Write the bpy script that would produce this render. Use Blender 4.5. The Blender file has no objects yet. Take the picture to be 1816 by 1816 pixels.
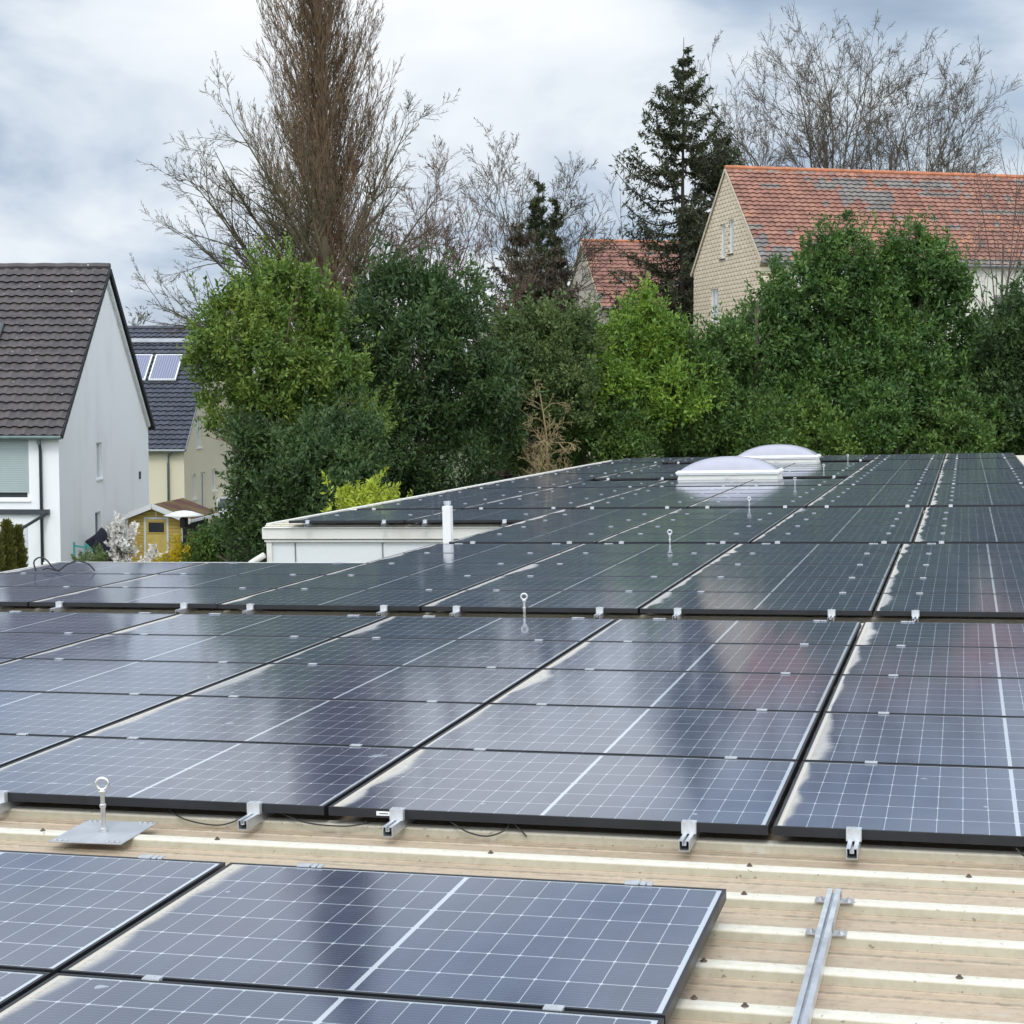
import bpy, math, random
import numpy as np
from mathutils import Matrix, Vector

# ------------------------------------------------------------------ camera, sky, sun, exposure
S = bpy.context.scene
PITCH, CAMZ = 0.0698, 6.4
cam_d = bpy.data.cameras.new("camera"); cam = bpy.data.objects.new("camera", cam_d)
S.collection.objects.link(cam); S.camera = cam
cam.location = (0, 0, CAMZ); cam.rotation_euler = (math.pi/2 - PITCH, 0, 0)
cam_d.sensor_width = 36; cam_d.lens = 36*2970.03/1816; cam_d.clip_start = .1; cam_d.clip_end = 2000

SUN_EL, SUN_AZ = math.radians(48), math.radians(184)      # azimuth from +Y clockwise: high behind the camera
W = bpy.data.worlds.new("World"); S.world = W; W.use_nodes = True
nt = W.node_tree; nt.nodes.clear()
def wn(t, **k):
    n = nt.nodes.new(t)
    for a, b in k.items(): setattr(n, a, b)
    return n
out = wn('ShaderNodeOutputWorld'); sky = wn('ShaderNodeTexSky', sky_type='NISHITA', sun_disc=False)
sky.sun_elevation = SUN_EL; sky.sun_rotation = SUN_AZ; sky.air_density = 1.2; sky.dust_density = 2.0
bg1 = wn('ShaderNodeBackground'); bg1.inputs[1].default_value = .1
bg2 = wn('ShaderNodeBackground'); bg2.inputs[1].default_value = 1.0
tc = wn('ShaderNodeTexCoord'); sep = wn('ShaderNodeSeparateXYZ')
L = nt.links.new
L(tc.outputs['Generated'], sep.inputs[0])
# cloud layer seen in perspective: direction divided by its height above the horizon
mx = wn('ShaderNodeMath', operation='ABSOLUTE'); L(sep.outputs[2], mx.inputs[0])
ad = wn('ShaderNodeMath', operation='ADD'); L(mx.outputs[0], ad.inputs[0]); ad.inputs[1].default_value = .30
dx = wn('ShaderNodeMath', operation='DIVIDE'); L(sep.outputs[0], dx.inputs[0]); L(ad.outputs[0], dx.inputs[1])
dy = wn('ShaderNodeMath', operation='DIVIDE'); L(sep.outputs[1], dy.inputs[0]); L(ad.outputs[0], dy.inputs[1])
cmb = wn('ShaderNodeCombineXYZ'); L(dx.outputs[0], cmb.inputs[0]); L(dy.outputs[0], cmb.inputs[1]); cmb.inputs[2].default_value = 3.7
n1 = wn('ShaderNodeTexNoise'); n1.inputs['Scale'].default_value = 1.7; n1.inputs['Detail'].default_value = 7; n1.inputs['Roughness'].default_value = .5; n1.inputs['Distortion'].default_value = .35
L(cmb.outputs[0], n1.inputs['Vector'])
cr = wn('ShaderNodeValToRGB'); L(n1.outputs[0], cr.inputs[0])
e = cr.color_ramp.elements
e[0].position = .35; e[0].color = (.29, .38, .51, 1)
e[1].position = .66; e[1].color = (.90, .93, .96, 1)
for p, c in ((.42, (.42, .52, .65)), (.475, (.60, .68, .78)), (.54, (.76, .82, .88))):
    q = cr.color_ramp.elements.new(p); q.color = (*c, 1)
# unseen clouds on the sun side, behind the camera, brightened to light the walls
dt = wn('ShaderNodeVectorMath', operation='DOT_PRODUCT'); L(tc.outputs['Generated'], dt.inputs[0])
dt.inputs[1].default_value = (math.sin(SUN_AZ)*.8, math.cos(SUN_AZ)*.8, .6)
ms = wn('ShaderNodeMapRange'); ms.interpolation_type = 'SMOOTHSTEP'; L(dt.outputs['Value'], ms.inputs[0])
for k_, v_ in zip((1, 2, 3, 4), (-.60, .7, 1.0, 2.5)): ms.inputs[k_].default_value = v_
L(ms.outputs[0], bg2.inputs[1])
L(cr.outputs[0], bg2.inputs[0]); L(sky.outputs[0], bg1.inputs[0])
n2 = wn('ShaderNodeTexNoise'); n2.inputs['Scale'].default_value = .8; n2.inputs['Detail'].default_value = 4
L(cmb.outputs[0], n2.inputs['Vector'])
mr = wn('ShaderNodeMapRange'); L(n2.outputs[0], mr.inputs[0]); mr.inputs[1].default_value = .35; mr.inputs[2].default_value = .5; mr.inputs[3].default_value = .78; mr.inputs[4].default_value = 1.0
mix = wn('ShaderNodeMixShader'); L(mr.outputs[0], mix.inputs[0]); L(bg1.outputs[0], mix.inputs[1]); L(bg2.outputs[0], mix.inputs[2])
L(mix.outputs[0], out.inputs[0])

sun_d = bpy.data.lights.new("sun", 'SUN'); sun_d.energy = 1.0; sun_d.angle = math.radians(18); sun_d.color = (1, .95, .87)
sun = bpy.data.objects.new("sun", sun_d); S.collection.objects.link(sun)
sd = Vector((math.sin(SUN_AZ)*math.cos(SUN_EL), math.cos(SUN_AZ)*math.cos(SUN_EL), math.sin(SUN_EL)))
sun.rotation_euler = sd.to_track_quat('Z', 'Y').to_euler(); sun.location = (0, 0, 60)
S.view_settings.view_transform = 'Standard'; S.view_settings.look = 'None'
S.view_settings.exposure = 0.12; S.view_settings.gamma = 1.0; S.view_settings.use_curve_mapping = False
S.cycles.use_denoising = True
S.cycles.max_bounces = 6; S.cycles.transparent_max_bounces = 8

R = random.Random(7)
C = S.collection

# ------------------------------------------------------------------ small helpers
def tag(o, label=None, cat=None, group=None, kind=None):
    if label: o['label'] = label
    if cat: o['category'] = cat
    if group: o['group'] = group
    if kind: o['kind'] = kind
    return o
def empty(name, M=None, label=None, cat=None, group=None):
    o = bpy.data.objects.new(name, None); o.empty_display_size = .3; C.objects.link(o)
    if M is not None: o.matrix_basis = M
    return tag(o, label, cat, group)
def link(name, me, parent=None, M=None):
    o = bpy.data.objects.new(name, me); C.objects.link(o)
    if parent: o.parent = parent
    if M is not None: o.matrix_basis = M
    return o
def npmesh(name, v, f, mat, smooth=False):
    v = np.asarray(v, np.float32); f = np.asarray(f, np.int32)
    me = bpy.data.meshes.new(name); k = f.shape[1]
    me.vertices.add(len(v)); me.vertices.foreach_set('co', v.ravel())
    me.loops.add(f.size); me.loops.foreach_set('vertex_index', f.ravel())
    me.polygons.add(len(f)); me.polygons.foreach_set('loop_start', np.arange(0, f.size, k, dtype=np.int32))
    me.update(calc_edges=True)
    me.polygons.foreach_set('use_smooth', np.full(len(f), bool(smooth)))
    me.materials.append(mat); return me
class MB:
    def __init__(s): s.v = []; s.f = []
    def add(s, vs, fs):
        n = len(s.v); s.v += [tuple(q) for q in vs]; s.f += [tuple(i+n for i in q) for q in fs]; return s
    def box(s, a, b):
        x0, y0, z0 = a; x1, y1, z1 = b
        return s.add([(x0,y0,z0),(x1,y0,z0),(x1,y1,z0),(x0,y1,z0),(x0,y0,z1),(x1,y0,z1),(x1,y1,z1),(x0,y1,z1)],
            [(0,3,2,1),(4,5,6,7),(0,1,5,4),(1,2,6,5),(2,3,7,6),(3,0,4,7)])
    def bar(s, p, q, w, h=None, up=(0,0,1)):
        h = h or w; p = Vector(p); q = Vector(q); d = (q-p).normalized(); u = Vector(up)
        a = d.cross(u)
        if a.length < 1e-4: a = d.cross(Vector((1,0,0)))
        a.normalize(); b = a.cross(d); a *= w/2; b *= h/2
        vs = [p-a-b, p+a-b, p+a+b, p-a+b, q-a-b, q+a-b, q+a+b, q-a+b]
        return s.add(vs, [(0,3,2,1),(4,5,6,7),(0,1,5,4),(1,2,6,5),(2,3,7,6),(3,0,4,7)])
    def tube(s, pts, r, n=8, cap=True):
        pts = [Vector(p) for p in pts]; rr = r if isinstance(r, (list, tuple)) else [r]*len(pts); rings = []
        ref = Vector((0,0,1))
        for i, p in enumerate(pts):
            t = (pts[min(i+1, len(pts)-1)] - pts[max(i-1, 0)]).normalized()
            a = t.cross(ref)
            if a.length < .05: a = t.cross(Vector((1,0,0)))
            a.normalize(); b = t.cross(a)
            rings.append([p + (a*math.cos(k*2*math.pi/n) + b*math.sin(k*2*math.pi/n))*rr[i] for k in range(n)])
        fs = [(i*n+k, i*n+(k+1)%n, (i+1)*n+(k+1)%n, (i+1)*n+k) for i in range(len(pts)-1) for k in range(n)]
        if cap: fs += [tuple(range(n-1, -1, -1)), tuple((len(pts)-1)*n+k for k in range(n))]
        return s.add([q for ring in rings for q in ring], fs)
    def prism(s, poly, axis, a, b):     # poly in the two other axes, extruded along axis
        def P(u, v, w): return {'x': (w, u, v), 'y': (u, w, v), 'z': (u, v, w)}[axis]
        n = len(poly)
        vs = [P(u, v, a) for u, v in poly] + [P(u, v, b) for u, v in poly]
        return s.add(vs, [tuple(range(n)), tuple(range(2*n-1, n-1, -1))] + [(i, n+i, n+(i+1)%n, (i+1)%n) for i in range(n)])
    def lathe(s, prof, c=(0,0,0), n=16):
        fs = []; vs = [(c[0]+r*math.cos(k*2*math.pi/n), c[1]+r*math.sin(k*2*math.pi/n), c[2]+z) for r, z in prof for k in range(n)]
        for i in range(len(prof)-1):
            for k in range(n): fs.append((i*n+k, i*n+(k+1)%n, (i+1)*n+(k+1)%n, (i+1)*n+k))
        fs += [tuple(range(n-1,-1,-1)), tuple((len(prof)-1)*n+k for k in range(n))]
        return s.add(vs, fs)
    def mesh(s, name, mat, smooth=False, bevel=0):
        import bmesh
        me = bpy.data.meshes.new(name); me.from_pydata(s.v, [], s.f); me.update()
        bm = bmesh.new(); bm.from_mesh(me)
        bmesh.ops.recalc_face_normals(bm, faces=bm.faces)
        if bevel: bmesh.ops.bevel(bm, geom=[e_ for e_ in bm.edges], offset=bevel, segments=1, affect='EDGES')
        bm.to_mesh(me); bm.free()
        if smooth:
            for p in me.polygons: p.use_smooth = True
        me.materials.append(mat); return me
    def build(s, name, mat, parent=None, M=None, smooth=False, bevel=0):
        return link(name, s.mesh(name, mat, smooth, bevel), parent, M)
def cut(o, boxes):
    """carve box openings out of a closed wall mesh"""
    m = MB()
    for a, b in boxes: m.box(a, b)
    me = m.mesh('opening', o.data.materials[0]); c = bpy.data.objects.new('opening', me); C.objects.link(c)
    c.parent = o
    md = o.modifiers.new('b', 'BOOLEAN'); md.operation = 'DIFFERENCE'; md.solver = 'EXACT'; md.object = c
    bpy.context.view_layer.update()
    dg = bpy.context.evaluated_depsgraph_get()
    new = bpy.data.meshes.new_from_object(o.evaluated_get(dg))
    o.modifiers.clear(); o.data = new; bpy.data.objects.remove(c)

# ------------------------------------------------------------------ material helper
class N:
    """tiny expression builder over shader math nodes"""
    def __init__(s, mat): s.t = mat.node_tree
    def node(s, t, **k):
        n = s.t.nodes.new(t)
        for a, b in k.items(): setattr(n, a, b)
        return n
    def lk(s, src, dst):
        if isinstance(src, (int, float)): dst.default_value = src
        elif isinstance(src, tuple): dst.default_value = (*src, 1) if len(src) == 3 and len(dst.default_value) == 4 else src
        else: s.t.links.new(src, dst)
    def m(s, op, a, b=0.0, c=None, clamp=False):
        n = s.node('ShaderNodeMath', operation=op, use_clamp=clamp); s.lk(a, n.inputs[0]); s.lk(b, n.inputs[1])
        if c is not None: s.lk(c, n.inputs[2])
        return n.outputs[0]
    def mix(s, f, a, b, blend='MIX'):
        n = s.node('ShaderNodeMix', data_type='RGBA', blend_type=blend); s.lk(f, n.inputs[0]); s.lk(a, n.inputs[6]); s.lk(b, n.inputs[7]); return n.outputs[2]
    def mixf(s, f, a, b):
        n = s.node('ShaderNodeMix', data_type='FLOAT'); s.lk(f, n.inputs[0]); s.lk(a, n.inputs[2]); s.lk(b, n.inputs[3]); return n.outputs[0]
    def coord(s, k='Object'): return s.node('ShaderNodeTexCoord').outputs[k]
    def scale(s, v, sc):
        n = s.node('ShaderNodeVectorMath', operation='MULTIPLY'); s.lk(v, n.inputs[0]); n.inputs[1].default_value = sc; return n.outputs[0]
    def noise(s, v, sc, det=3, rough=.5, dist=0):
        n = s.node('ShaderNodeTexNoise'); s.lk(v, n.inputs['Vector']); n.inputs['Scale'].default_value = sc
        n.inputs['Detail'].default_value = det; n.inputs['Roughness'].default_value = rough; n.inputs['Distortion'].default_value = dist; return n.outputs[0]
    def ramp(s, f, pts):
        n = s.node('ShaderNodeValToRGB'); s.lk(f, n.inputs[0]); el = n.color_ramp.elements
        el[0].position = pts[0][0]; el[0].color = (*pts[0][1], 1); el[1].position = pts[-1][0]; el[1].color = (*pts[-1][1], 1)
        for p, c in pts[1:-1]: q = el.new(p); q.color = (*c, 1)
        return n.outputs[0]
    def rng(s, f, a, b, c=0.0, d=1.0, sm=False):
        n = s.node('ShaderNodeMapRange'); n.interpolation_type = 'SMOOTHSTEP' if sm else 'LINEAR'
        s.lk(f, n.inputs[0])
        for i, x in zip((1, 2, 3, 4), (a, b, c, d)): s.lk(x, n.inputs[i])
        return n.outputs[0]
    def sep(s, v):
        n = s.node('ShaderNodeSeparateXYZ'); s.lk(v, n.inputs[0]); return n.outputs
    def comb(s, x, y, z=0.0):
        n = s.node('ShaderNodeCombineXYZ'); s.lk(x, n.inputs[0]); s.lk(y, n.inputs[1]); s.lk(z, n.inputs[2]); return n.outputs[0]
def newmat(name):
    m = bpy.data.materials.new(name); m.use_nodes = True; return m, N(m), m.node_tree.nodes['Principled BSDF']
def bump(n, bs, h, strength=.3, dist=.01):
    b = n.node('ShaderNodeBump'); b.inputs['Strength'].default_value = strength; b.inputs['Distance'].default_value = dist
    n.lk(h, b.inputs['Height']); n.t.links.new(b.outputs[0], bs.inputs['Normal'])
def plain(name, col, rough=.5, metal=0.0, var=.15, sc=3.0, spec=.5):
    m, n, b = newmat(name); c = n.coord()
    f = n.noise(c, sc, 5, .6)
    k = n.rng(f, .3, .7, 1-var, 1+var)
    mm = n.node('ShaderNodeVectorMath', operation='SCALE'); mm.inputs[0].default_value = col; n.lk(k, mm.inputs['Scale'])
    n.t.links.new(mm.outputs[0], b.inputs['Base Color'])
    n.lk(n.rng(f, .3, .7, rough*.85, min(1, rough*1.15)), b.inputs['Roughness']); b.inputs['Metallic'].default_value = metal
    b.inputs['Specular IOR Level'].default_value = spec
    return m
def plaster(name, col, dirt=(.35,.34,.31), amt=.25):
    m, n, b = newmat(name); c = n.coord()
    f = n.noise(n.scale(c, (1, 1, .35)), .8, 6, .6)
    g = n.noise(c, 60, 2)
    col2 = n.mix(n.rng(f, .52, .8, 0.0, amt), col, dirt)
    n.lk(n.mix(n.rng(g, .3, .7, 0.0, .06), col2, (.2,.2,.2)), b.inputs['Base Color']); b.inputs['Roughness'].default_value = .9
    bump(n, b, g, .25, .01); return m

M_black = plain('black_anodised', (.012,.013,.016), .42, .0, .2, 8)
M_alu = plain('aluminium', (.56,.57,.58), .48, .6, .14, 14)
M_alu_d = plain('aluminium_mill', (.62,.63,.65), .42, .8, .15, 10)
M_steel = plain('stainless', (.62,.61,.60), .3, .9, .15, 20)
M_plate = plain('galvanised_plate', (.42,.43,.44), .5, .35, .12, 6)
M_cable = plain('cable_black', (.015,.015,.016), .5)
M_white = plain('white_plastic', (.78,.78,.77), .5, 0, .06, 5)
M_rust = plain('rusty_screw', (.12,.085,.065), .7, .3)
M_winframe = plain('window_frame_white', (.72,.73,.72), .45, 0, .05)
M_grey_metal = plain('anthracite_metal', (.055,.06,.068), .45, .3, .1)
M_zinc = plain('patinated_zinc', (.16,.21,.21), .5, .4, .3)
def m_glass():
    m, n, b = newmat('window_glass'); b.inputs['Base Color'].default_value = (.045,.05,.055,1); b.inputs['Roughness'].default_value = .06
    return m
M_glass = m_glass()
def m_curtain():
    m, n, b = newmat('curtained_glass'); c = n.sep(n.coord())
    w = n.m('SINE', n.m('MULTIPLY', n.m('ADD', c[0], c[1]), 55.0))
    n.lk(n.mix(n.rng(w, -1.0, 1.0), (.42,.45,.46), (.6,.62,.62)), b.inputs['Base Color']); b.inputs['Roughness'].default_value = .12; return m
M_curtain = m_curtain()

def m_panel():
    m, n, b = newmat('solar_cells'); c = n.sep(n.coord()); X, Y = c[0], c[1]
    xm = n.m('ABSOLUTE', n.m('SUBTRACT', X, .861))
    u = n.m('DIVIDE', n.m('SUBTRACT', xm, .007), .0920); v = n.m('DIVIDE', n.m('SUBTRACT', Y, .018), .183)
    fu = n.m('FRACT', u); fv = n.m('FRACT', v)
    du = n.m('MULTIPLY', n.m('SUBTRACT', .5, n.m('ABSOLUTE', n.m('SUBTRACT', fu, .5))), .0917)
    dv = n.m('MULTIPLY', n.m('SUBTRACT', .5, n.m('ABSOLUTE', n.m('SUBTRACT', fv, .5))), .183)
    l1 = n.m('LESS_THAN', du, .0014); l2 = n.m('LESS_THAN', dv, .0020)
    l3 = n.m('LESS_THAN', n.m('ADD', du, dv), .0085)
    o1 = n.m('GREATER_THAN', u, 9.0); o2 = n.m('LESS_THAN', u, 0.0)
    o3 = n.m('MAXIMUM', n.m('GREATER_THAN', v, 6.0), n.m('LESS_THAN', v, 0.0))
    soft = n.m('MAXIMUM', n.m('MULTIPLY', l1, .75), n.m('MULTIPLY', l2, .9))
    line = n.m('MAXIMUM', n.m('MAXIMUM', soft, l3), n.m('MAXIMUM', n.m('MAXIMUM', o1, o2), o3))
    fb = n.m('FRACT', n.m('MULTIPLY', fv, 10.0)); bus = n.m('LESS_THAN', n.m('ABSOLUTE', n.m('SUBTRACT', fb, .5)), .035)
    oi = n.node('ShaderNodeObjectInfo').outputs['Random']
    # each cell a hair different
    wn_ = n.node('ShaderNodeTexWhiteNoise', noise_dimensions='3D'); n.lk(n.comb(n.m('FLOOR', n.m('DIVIDE', X, .0917)), n.m('FLOOR', v), n.m('MULTIPLY', oi, 91.0)), wn_.inputs['Vector'])
    cell = n.mix(wn_.outputs[0], (.010,.019,.052), (.014,.027,.068))
    cell = n.mix(n.m('MULTIPLY', bus, .55), cell, (.16,.18,.22))
    col = n.mix(n.m('MULTIPLY', line, .88), cell, (.50,.53,.56))
    # dust film and the cream sediment that dries along the low (left) edge
    P = n.comb(X, Y, n.m('MULTIPLY', oi, 57.0))
    wv = n.noise(n.comb(n.m('MULTIPLY', X, .3), n.m('MULTIPLY', Y, 1.5), n.m('MULTIPLY', oi, 57.0)), 1.3, 2, .4)
    wid = n.rng(wv, .3, .72, .04, .14)
    yc = n.m('ABSOLUTE', n.m('SUBTRACT', n.m('DIVIDE', Y, 1.134), n.rng(oi, 0.0, 1.0, .25, .75)))
    wid = n.m('MULTIPLY', wid, n.m('MULTIPLY', n.rng(yc, .1, .8, 1.15, .55), n.rng(n.m('FRACT', n.m('MULTIPLY', oi, 5.7)), 0.0, 1.0, .5, 1.15)))
    fin = n.noise(P, 40, 4, .6)
    dirt = n.m('SUBTRACT', 1.0, n.rng(X, n.m('MULTIPLY', wid, .45), wid, 0.0, 1.0, True))
    dirt = n.m('MULTIPLY', dirt, n.m('MULTIPLY', n.rng(fin, .25, .6, .6, .95), n.rng(n.m('FRACT', n.m('MULTIPLY', oi, 17.3)), 0.0, 1.0, .60, .98)))
    big = n.noise(P, 2.3, 4, .6)
    film = n.rng(big, .35, .75, .045, .10)
    spot = n.m('MULTIPLY', n.m('GREATER_THAN', n.noise(n.comb(X, Y, n.m('MULTIPLY', oi, 133.0)), 11, 1, .3), .80), .5)
    film = n.m('MAXIMUM', film, spot)
    speck = n.m('MULTIPLY', n.m('GREATER_THAN', n.noise(P, 150, 1), .80), .25)
    col = n.mix(n.m('MAXIMUM', film, speck), col, (.50,.53,.60))
    cream = n.mix(n.rng(X, 0.0, .06), (.54,.45,.33), (.56,.52,.45))
    col = n.mix(dirt, col, cream)
    n.lk(col, b.inputs['Base Color'])
    n.lk(n.mixf(dirt, n.rng(big, .3, .7, .075, .105), .55), b.inputs['Roughness'])
    n.lk(n.mixf(dirt, 1.0, .25), b.inputs['Specular IOR Level'])
    b.inputs['IOR'].default_value = 1.58
    b.inputs['Sheen Weight'].default_value = .06; b.inputs['Sheen Roughness'].default_value = .35; b.inputs['Sheen Tint'].default_value = (.8,.85,1,1)
    return m
M_panel = m_panel()

# ------------------------------------------------------------------ roof frame (X along the panel rows, Y away from the camera, Z off the panel plane)
YAW, TX, RX0, RY0, HP = -.2636, .0235, .9489, 6.0461, 1.5767
ex = Vector((math.cos(YAW), math.sin(YAW), TX)).normalized(); ey = Vector((-math.sin(YAW), math.cos(YAW), 0)); ez = ex.cross(ey)
MR = Matrix(((ex.x, ey.x, ez.x, RX0), (ex.y, ey.y, ez.y, RY0), (ex.z, ey.z, ez.z, CAMZ-HP), (0,0,0,1)))
def roof(x, y, z=0.0): return MR @ Matrix.Translation((x, y, z))
ZF, ZC, ZV = -.035, -.075, -.110      # bottom of panel frame, rib crest top... the rails stand on the crests, valley
PX, PY, PW, PH = 1.742, 1.154, 1.722, 1.134

# ------------------------------------------------------------------ ground
def m_ground():
    m, n, b = newmat('grass_ground'); c = n.coord()
    f = n.noise(c, .25, 6, .65); g = n.noise(c, 6, 4, .7)
    col = n.mix(f, (.05,.075,.022), (.10,.10,.045)); n.lk(n.mix(n.rng(g,.4,.7,0.0,.6), col, (.04,.05,.02)), b.inputs['Base Color'])
    b.inputs['Roughness'].default_value = .95; bump(n, b, g, .6, .05); return m
link('ground', npmesh('ground', [(-900,-300,0),(900,-300,0),(900,1400,0),(-900,1400,0)], [(0,1,2,3)], m_ground()))
tag(bpy.data.objects['ground'], kind='structure')
M_asph = plain('asphalt', (.06,.06,.062), .9, 0, .25, 2)
o = MB().box((-16,60,-.2),(-6,95,.012)).build('road', M_asph); tag(o, kind='structure')

# ------------------------------------------------------------------ the hall with the profiled sheet roof we stand on
def m_sheet():
    m, n, b = newmat('painted_profile_sheet'); co = n.coord(); c = n.sep(co); Z = c[2]
    st = n.noise(n.scale(co, (.8, 6, 1)), 1.9, 6, .7)         # long streaks along the ribs
    gr = n.noise(co, 26, 5, .65)
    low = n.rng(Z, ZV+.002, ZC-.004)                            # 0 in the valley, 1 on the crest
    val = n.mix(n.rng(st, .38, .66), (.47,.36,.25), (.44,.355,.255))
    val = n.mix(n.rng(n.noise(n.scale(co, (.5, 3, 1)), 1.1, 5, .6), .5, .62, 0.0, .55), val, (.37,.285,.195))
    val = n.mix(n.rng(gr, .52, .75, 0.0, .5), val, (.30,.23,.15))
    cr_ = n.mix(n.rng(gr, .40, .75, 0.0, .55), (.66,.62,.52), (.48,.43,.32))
    fac = n.mix(n.rng(gr, .4, .7, 0.0, .6), (.37,.33,.235), (.29,.25,.17))  # rib faces darker than the crests: their shading is put into the colour
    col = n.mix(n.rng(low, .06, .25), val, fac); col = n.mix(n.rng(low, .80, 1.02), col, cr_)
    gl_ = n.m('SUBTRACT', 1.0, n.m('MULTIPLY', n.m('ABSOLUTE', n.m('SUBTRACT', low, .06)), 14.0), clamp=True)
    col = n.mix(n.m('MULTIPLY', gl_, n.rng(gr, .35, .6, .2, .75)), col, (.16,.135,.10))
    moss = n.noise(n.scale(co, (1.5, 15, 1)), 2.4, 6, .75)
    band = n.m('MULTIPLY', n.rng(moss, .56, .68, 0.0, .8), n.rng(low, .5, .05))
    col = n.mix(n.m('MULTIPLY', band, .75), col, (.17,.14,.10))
    dots = n.m('GREATER_THAN', n.noise(n.scale(co, (1, 1.6, 1)), 55, 2, .5), .70)
    col = n.mix(n.m('MULTIPLY', dots, .7), col, (.12,.09,.06))
    mottled = n.rng(n.noise(co, 4.5, 5, .7), .6, .75, 0.0, .45)
    col = n.mix(mottled, col, (.56,.56,.50))
    rust = n.m('MULTIPLY', n.rng(n.noise(co, 9, 6, .75), .70, .74, 0.0, .9), n.rng(n.noise(co, 1.3, 2), .56, .6))
    col = n.mix(rust, col, (.22,.07,.02))
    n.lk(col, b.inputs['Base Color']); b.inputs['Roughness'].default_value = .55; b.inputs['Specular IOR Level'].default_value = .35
    bump(n, b, gr, .12, .004); return m
M_sheet = m_sheet()
M_wall = plaster('sandwich_panel_white', (.66,.67,.66), (.5,.48,.44), .12)
M_trim = plaster('cream_flashing', (.68,.66,.60), (.40,.33,.25), .5)
hall = empty('flat_roofed_hall', MR, 'low white hall whose cream ribbed sheet roof carries all the solar panels', 'building')
def rib_profile(y0, y1):
    P = .342; k0 = math.floor((y0+.28)/P)-1; pts = []
    k = k0
    while True:
        c = -.28 + k*P
        for dy, z in ((-.171, ZV), (-.118, ZV), (-.112, ZV+.004), (-.098, ZV+.004), (-.092, ZV), (-.050, ZV), (-.046, ZV+.0025), (-.034, ZC-.008), (-.029, ZC-.0030), (-.022, ZC-.0006), (-.014, ZC), (.014, ZC), (.022, ZC-.0006), (.029, ZC-.0030), (.034, ZC-.008), (.046, ZV+.0025), (.050, ZV), (.1, ZV)):
            pts.append((c+dy, z))
        k += 1
        if c > y1+P: break
    pts = [p for p in pts if y0 < p[0] < y1]
    return [(y0, ZV)] + pts + [(y1, ZV)]
v, f = [], []
for x0, x1, y0, y1 in ((-5.3, 4.2, -9, 40.6), (-9.0, -5.3, -9, 10.1), (-9.0, -5.3, 16.1, 40.6)):
    pr = rib_profile(y0, y1); nseg = max(2, int((x1-x0)/1.2)); base = len(v)
    for i in range(nseg+1):
        x = x0+(x1-x0)*i/nseg
        v += [(x, y, z) for y, z in pr]
    m = len(pr)
    f += [(base+i*m+j, base+(i+1)*m+j, base+(i+1)*m+j+1, base+i*m+j+1) for i in range(nseg) for j in range(m-1)]
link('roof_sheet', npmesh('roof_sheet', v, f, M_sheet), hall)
# walls below the sheet (closed volumes reaching the ground), butted to each other
ZG = -(CAMZ-HP)-.6
mb = MB(); mb.box((-5.28,-9,ZG),(4.15,40.55,ZV-.006)); mb.box((-8.96,-9,ZG),(-5.28,10.06,ZV-.006)); mb.box((-8.96,16.12,ZG),(-5.28,40.55,ZV-.006))
mb.build('wall', M_wall, hall)
mb = MB()   # recessed joints of the wing wall cladding
M_joint = plain('panel_joint', (.16,.17,.17), .7)
for x in (-8.55, -7.23, -5.85): MB().box((x-.008, 16.108, -1.9), (x+.008, 16.1195, -.33)).build('cladding_joint', M_joint, hall)
o = MB().box((-9.02,16.03,-.27),(-5.28,16.118,-.115)).box((-9.0,16.0,-.115),(-5.28,16.118,-.098)).build('coping', M_trim, hall, bevel=.004)
MB().box((-9.0,16.06,-.315),(-5.28,16.119,-.285)).build('drip_profile', M_trim, hall, bevel=.003)
MB().box((-8.98,16.085,-3.5),(-8.9,16.119,-.316)).build('corner_trim', M_trim, hall)
mb = MB()   # left eaves trim of both wings and the back, and the edge of the front wing
mb.box((-9.07,16.3,-.16),(-9.0,40.66,-.062)).box((-9.07,-9,-.16),(-9.0,10.16,-.062))
mb.box((-9.0,10.102,-.2),(-5.32,10.16,-.028)); mb.box((-9.0,40.602,-.2),(4.2,40.66,-.085)); mb.box((4.202,-9,-.2),(4.27,40.66,-.07))
mb.box((-5.36,10.16,-.2),(-5.302,16.02,-.112))
mb.build('edge_flashing', M_trim, hall, bevel=.004)
M_orange = plain('orange_closure', (.50,.27,.15), .8)
k = 10.3
for i in range(17):
    c = -.28 + .342*(31+i)
    if 10.2 < c < 16.0: MB().prism([(c-.06, -.111), (c+.06,-.111), (c+.03,-.079),(c-.03,-.079)], 'x', -5.335, -5.301).build('rib_closure', M_orange, hall)
mb = MB().tube([(-9.3,16.1,-.75),(-9.22,16.06,-.62),(-9.0,16.04,-.5)], .045, 8).tube([(-9.3,16.1,-.75),(-9.75,15.4,-1.5)], .045, 8)
mb.build('rain_pipe', M_trim, hall, smooth=True)
mb = MB()   # hexagon screws with washers on the rib crests and valleys
for x, y, z in [(.113,-1.65,ZC),(-.03,-1.62,ZC),(-.05,-1.31,ZC),(.672,-1.31,ZC),(-.02,-.62,ZC),(-.044,-.28,ZC),(.70,-.28,ZC),(-.99,-.28,ZC),(.754,-1.60,ZV),(-2.08,-.28,ZC),(-2.83,-.28,ZC),(-1.6,.06,ZC),(1.4,-.28,ZC)]:
    mb.lathe([(.0105, 0), (.0105, .002), (.008, .004)], (x, y, z+.0006), 12); mb.lathe([(.005, .0041), (.005, .0095)], (x, y, z+.0006), 6)
mb.build('roof_screw', M_rust, hall)

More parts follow.
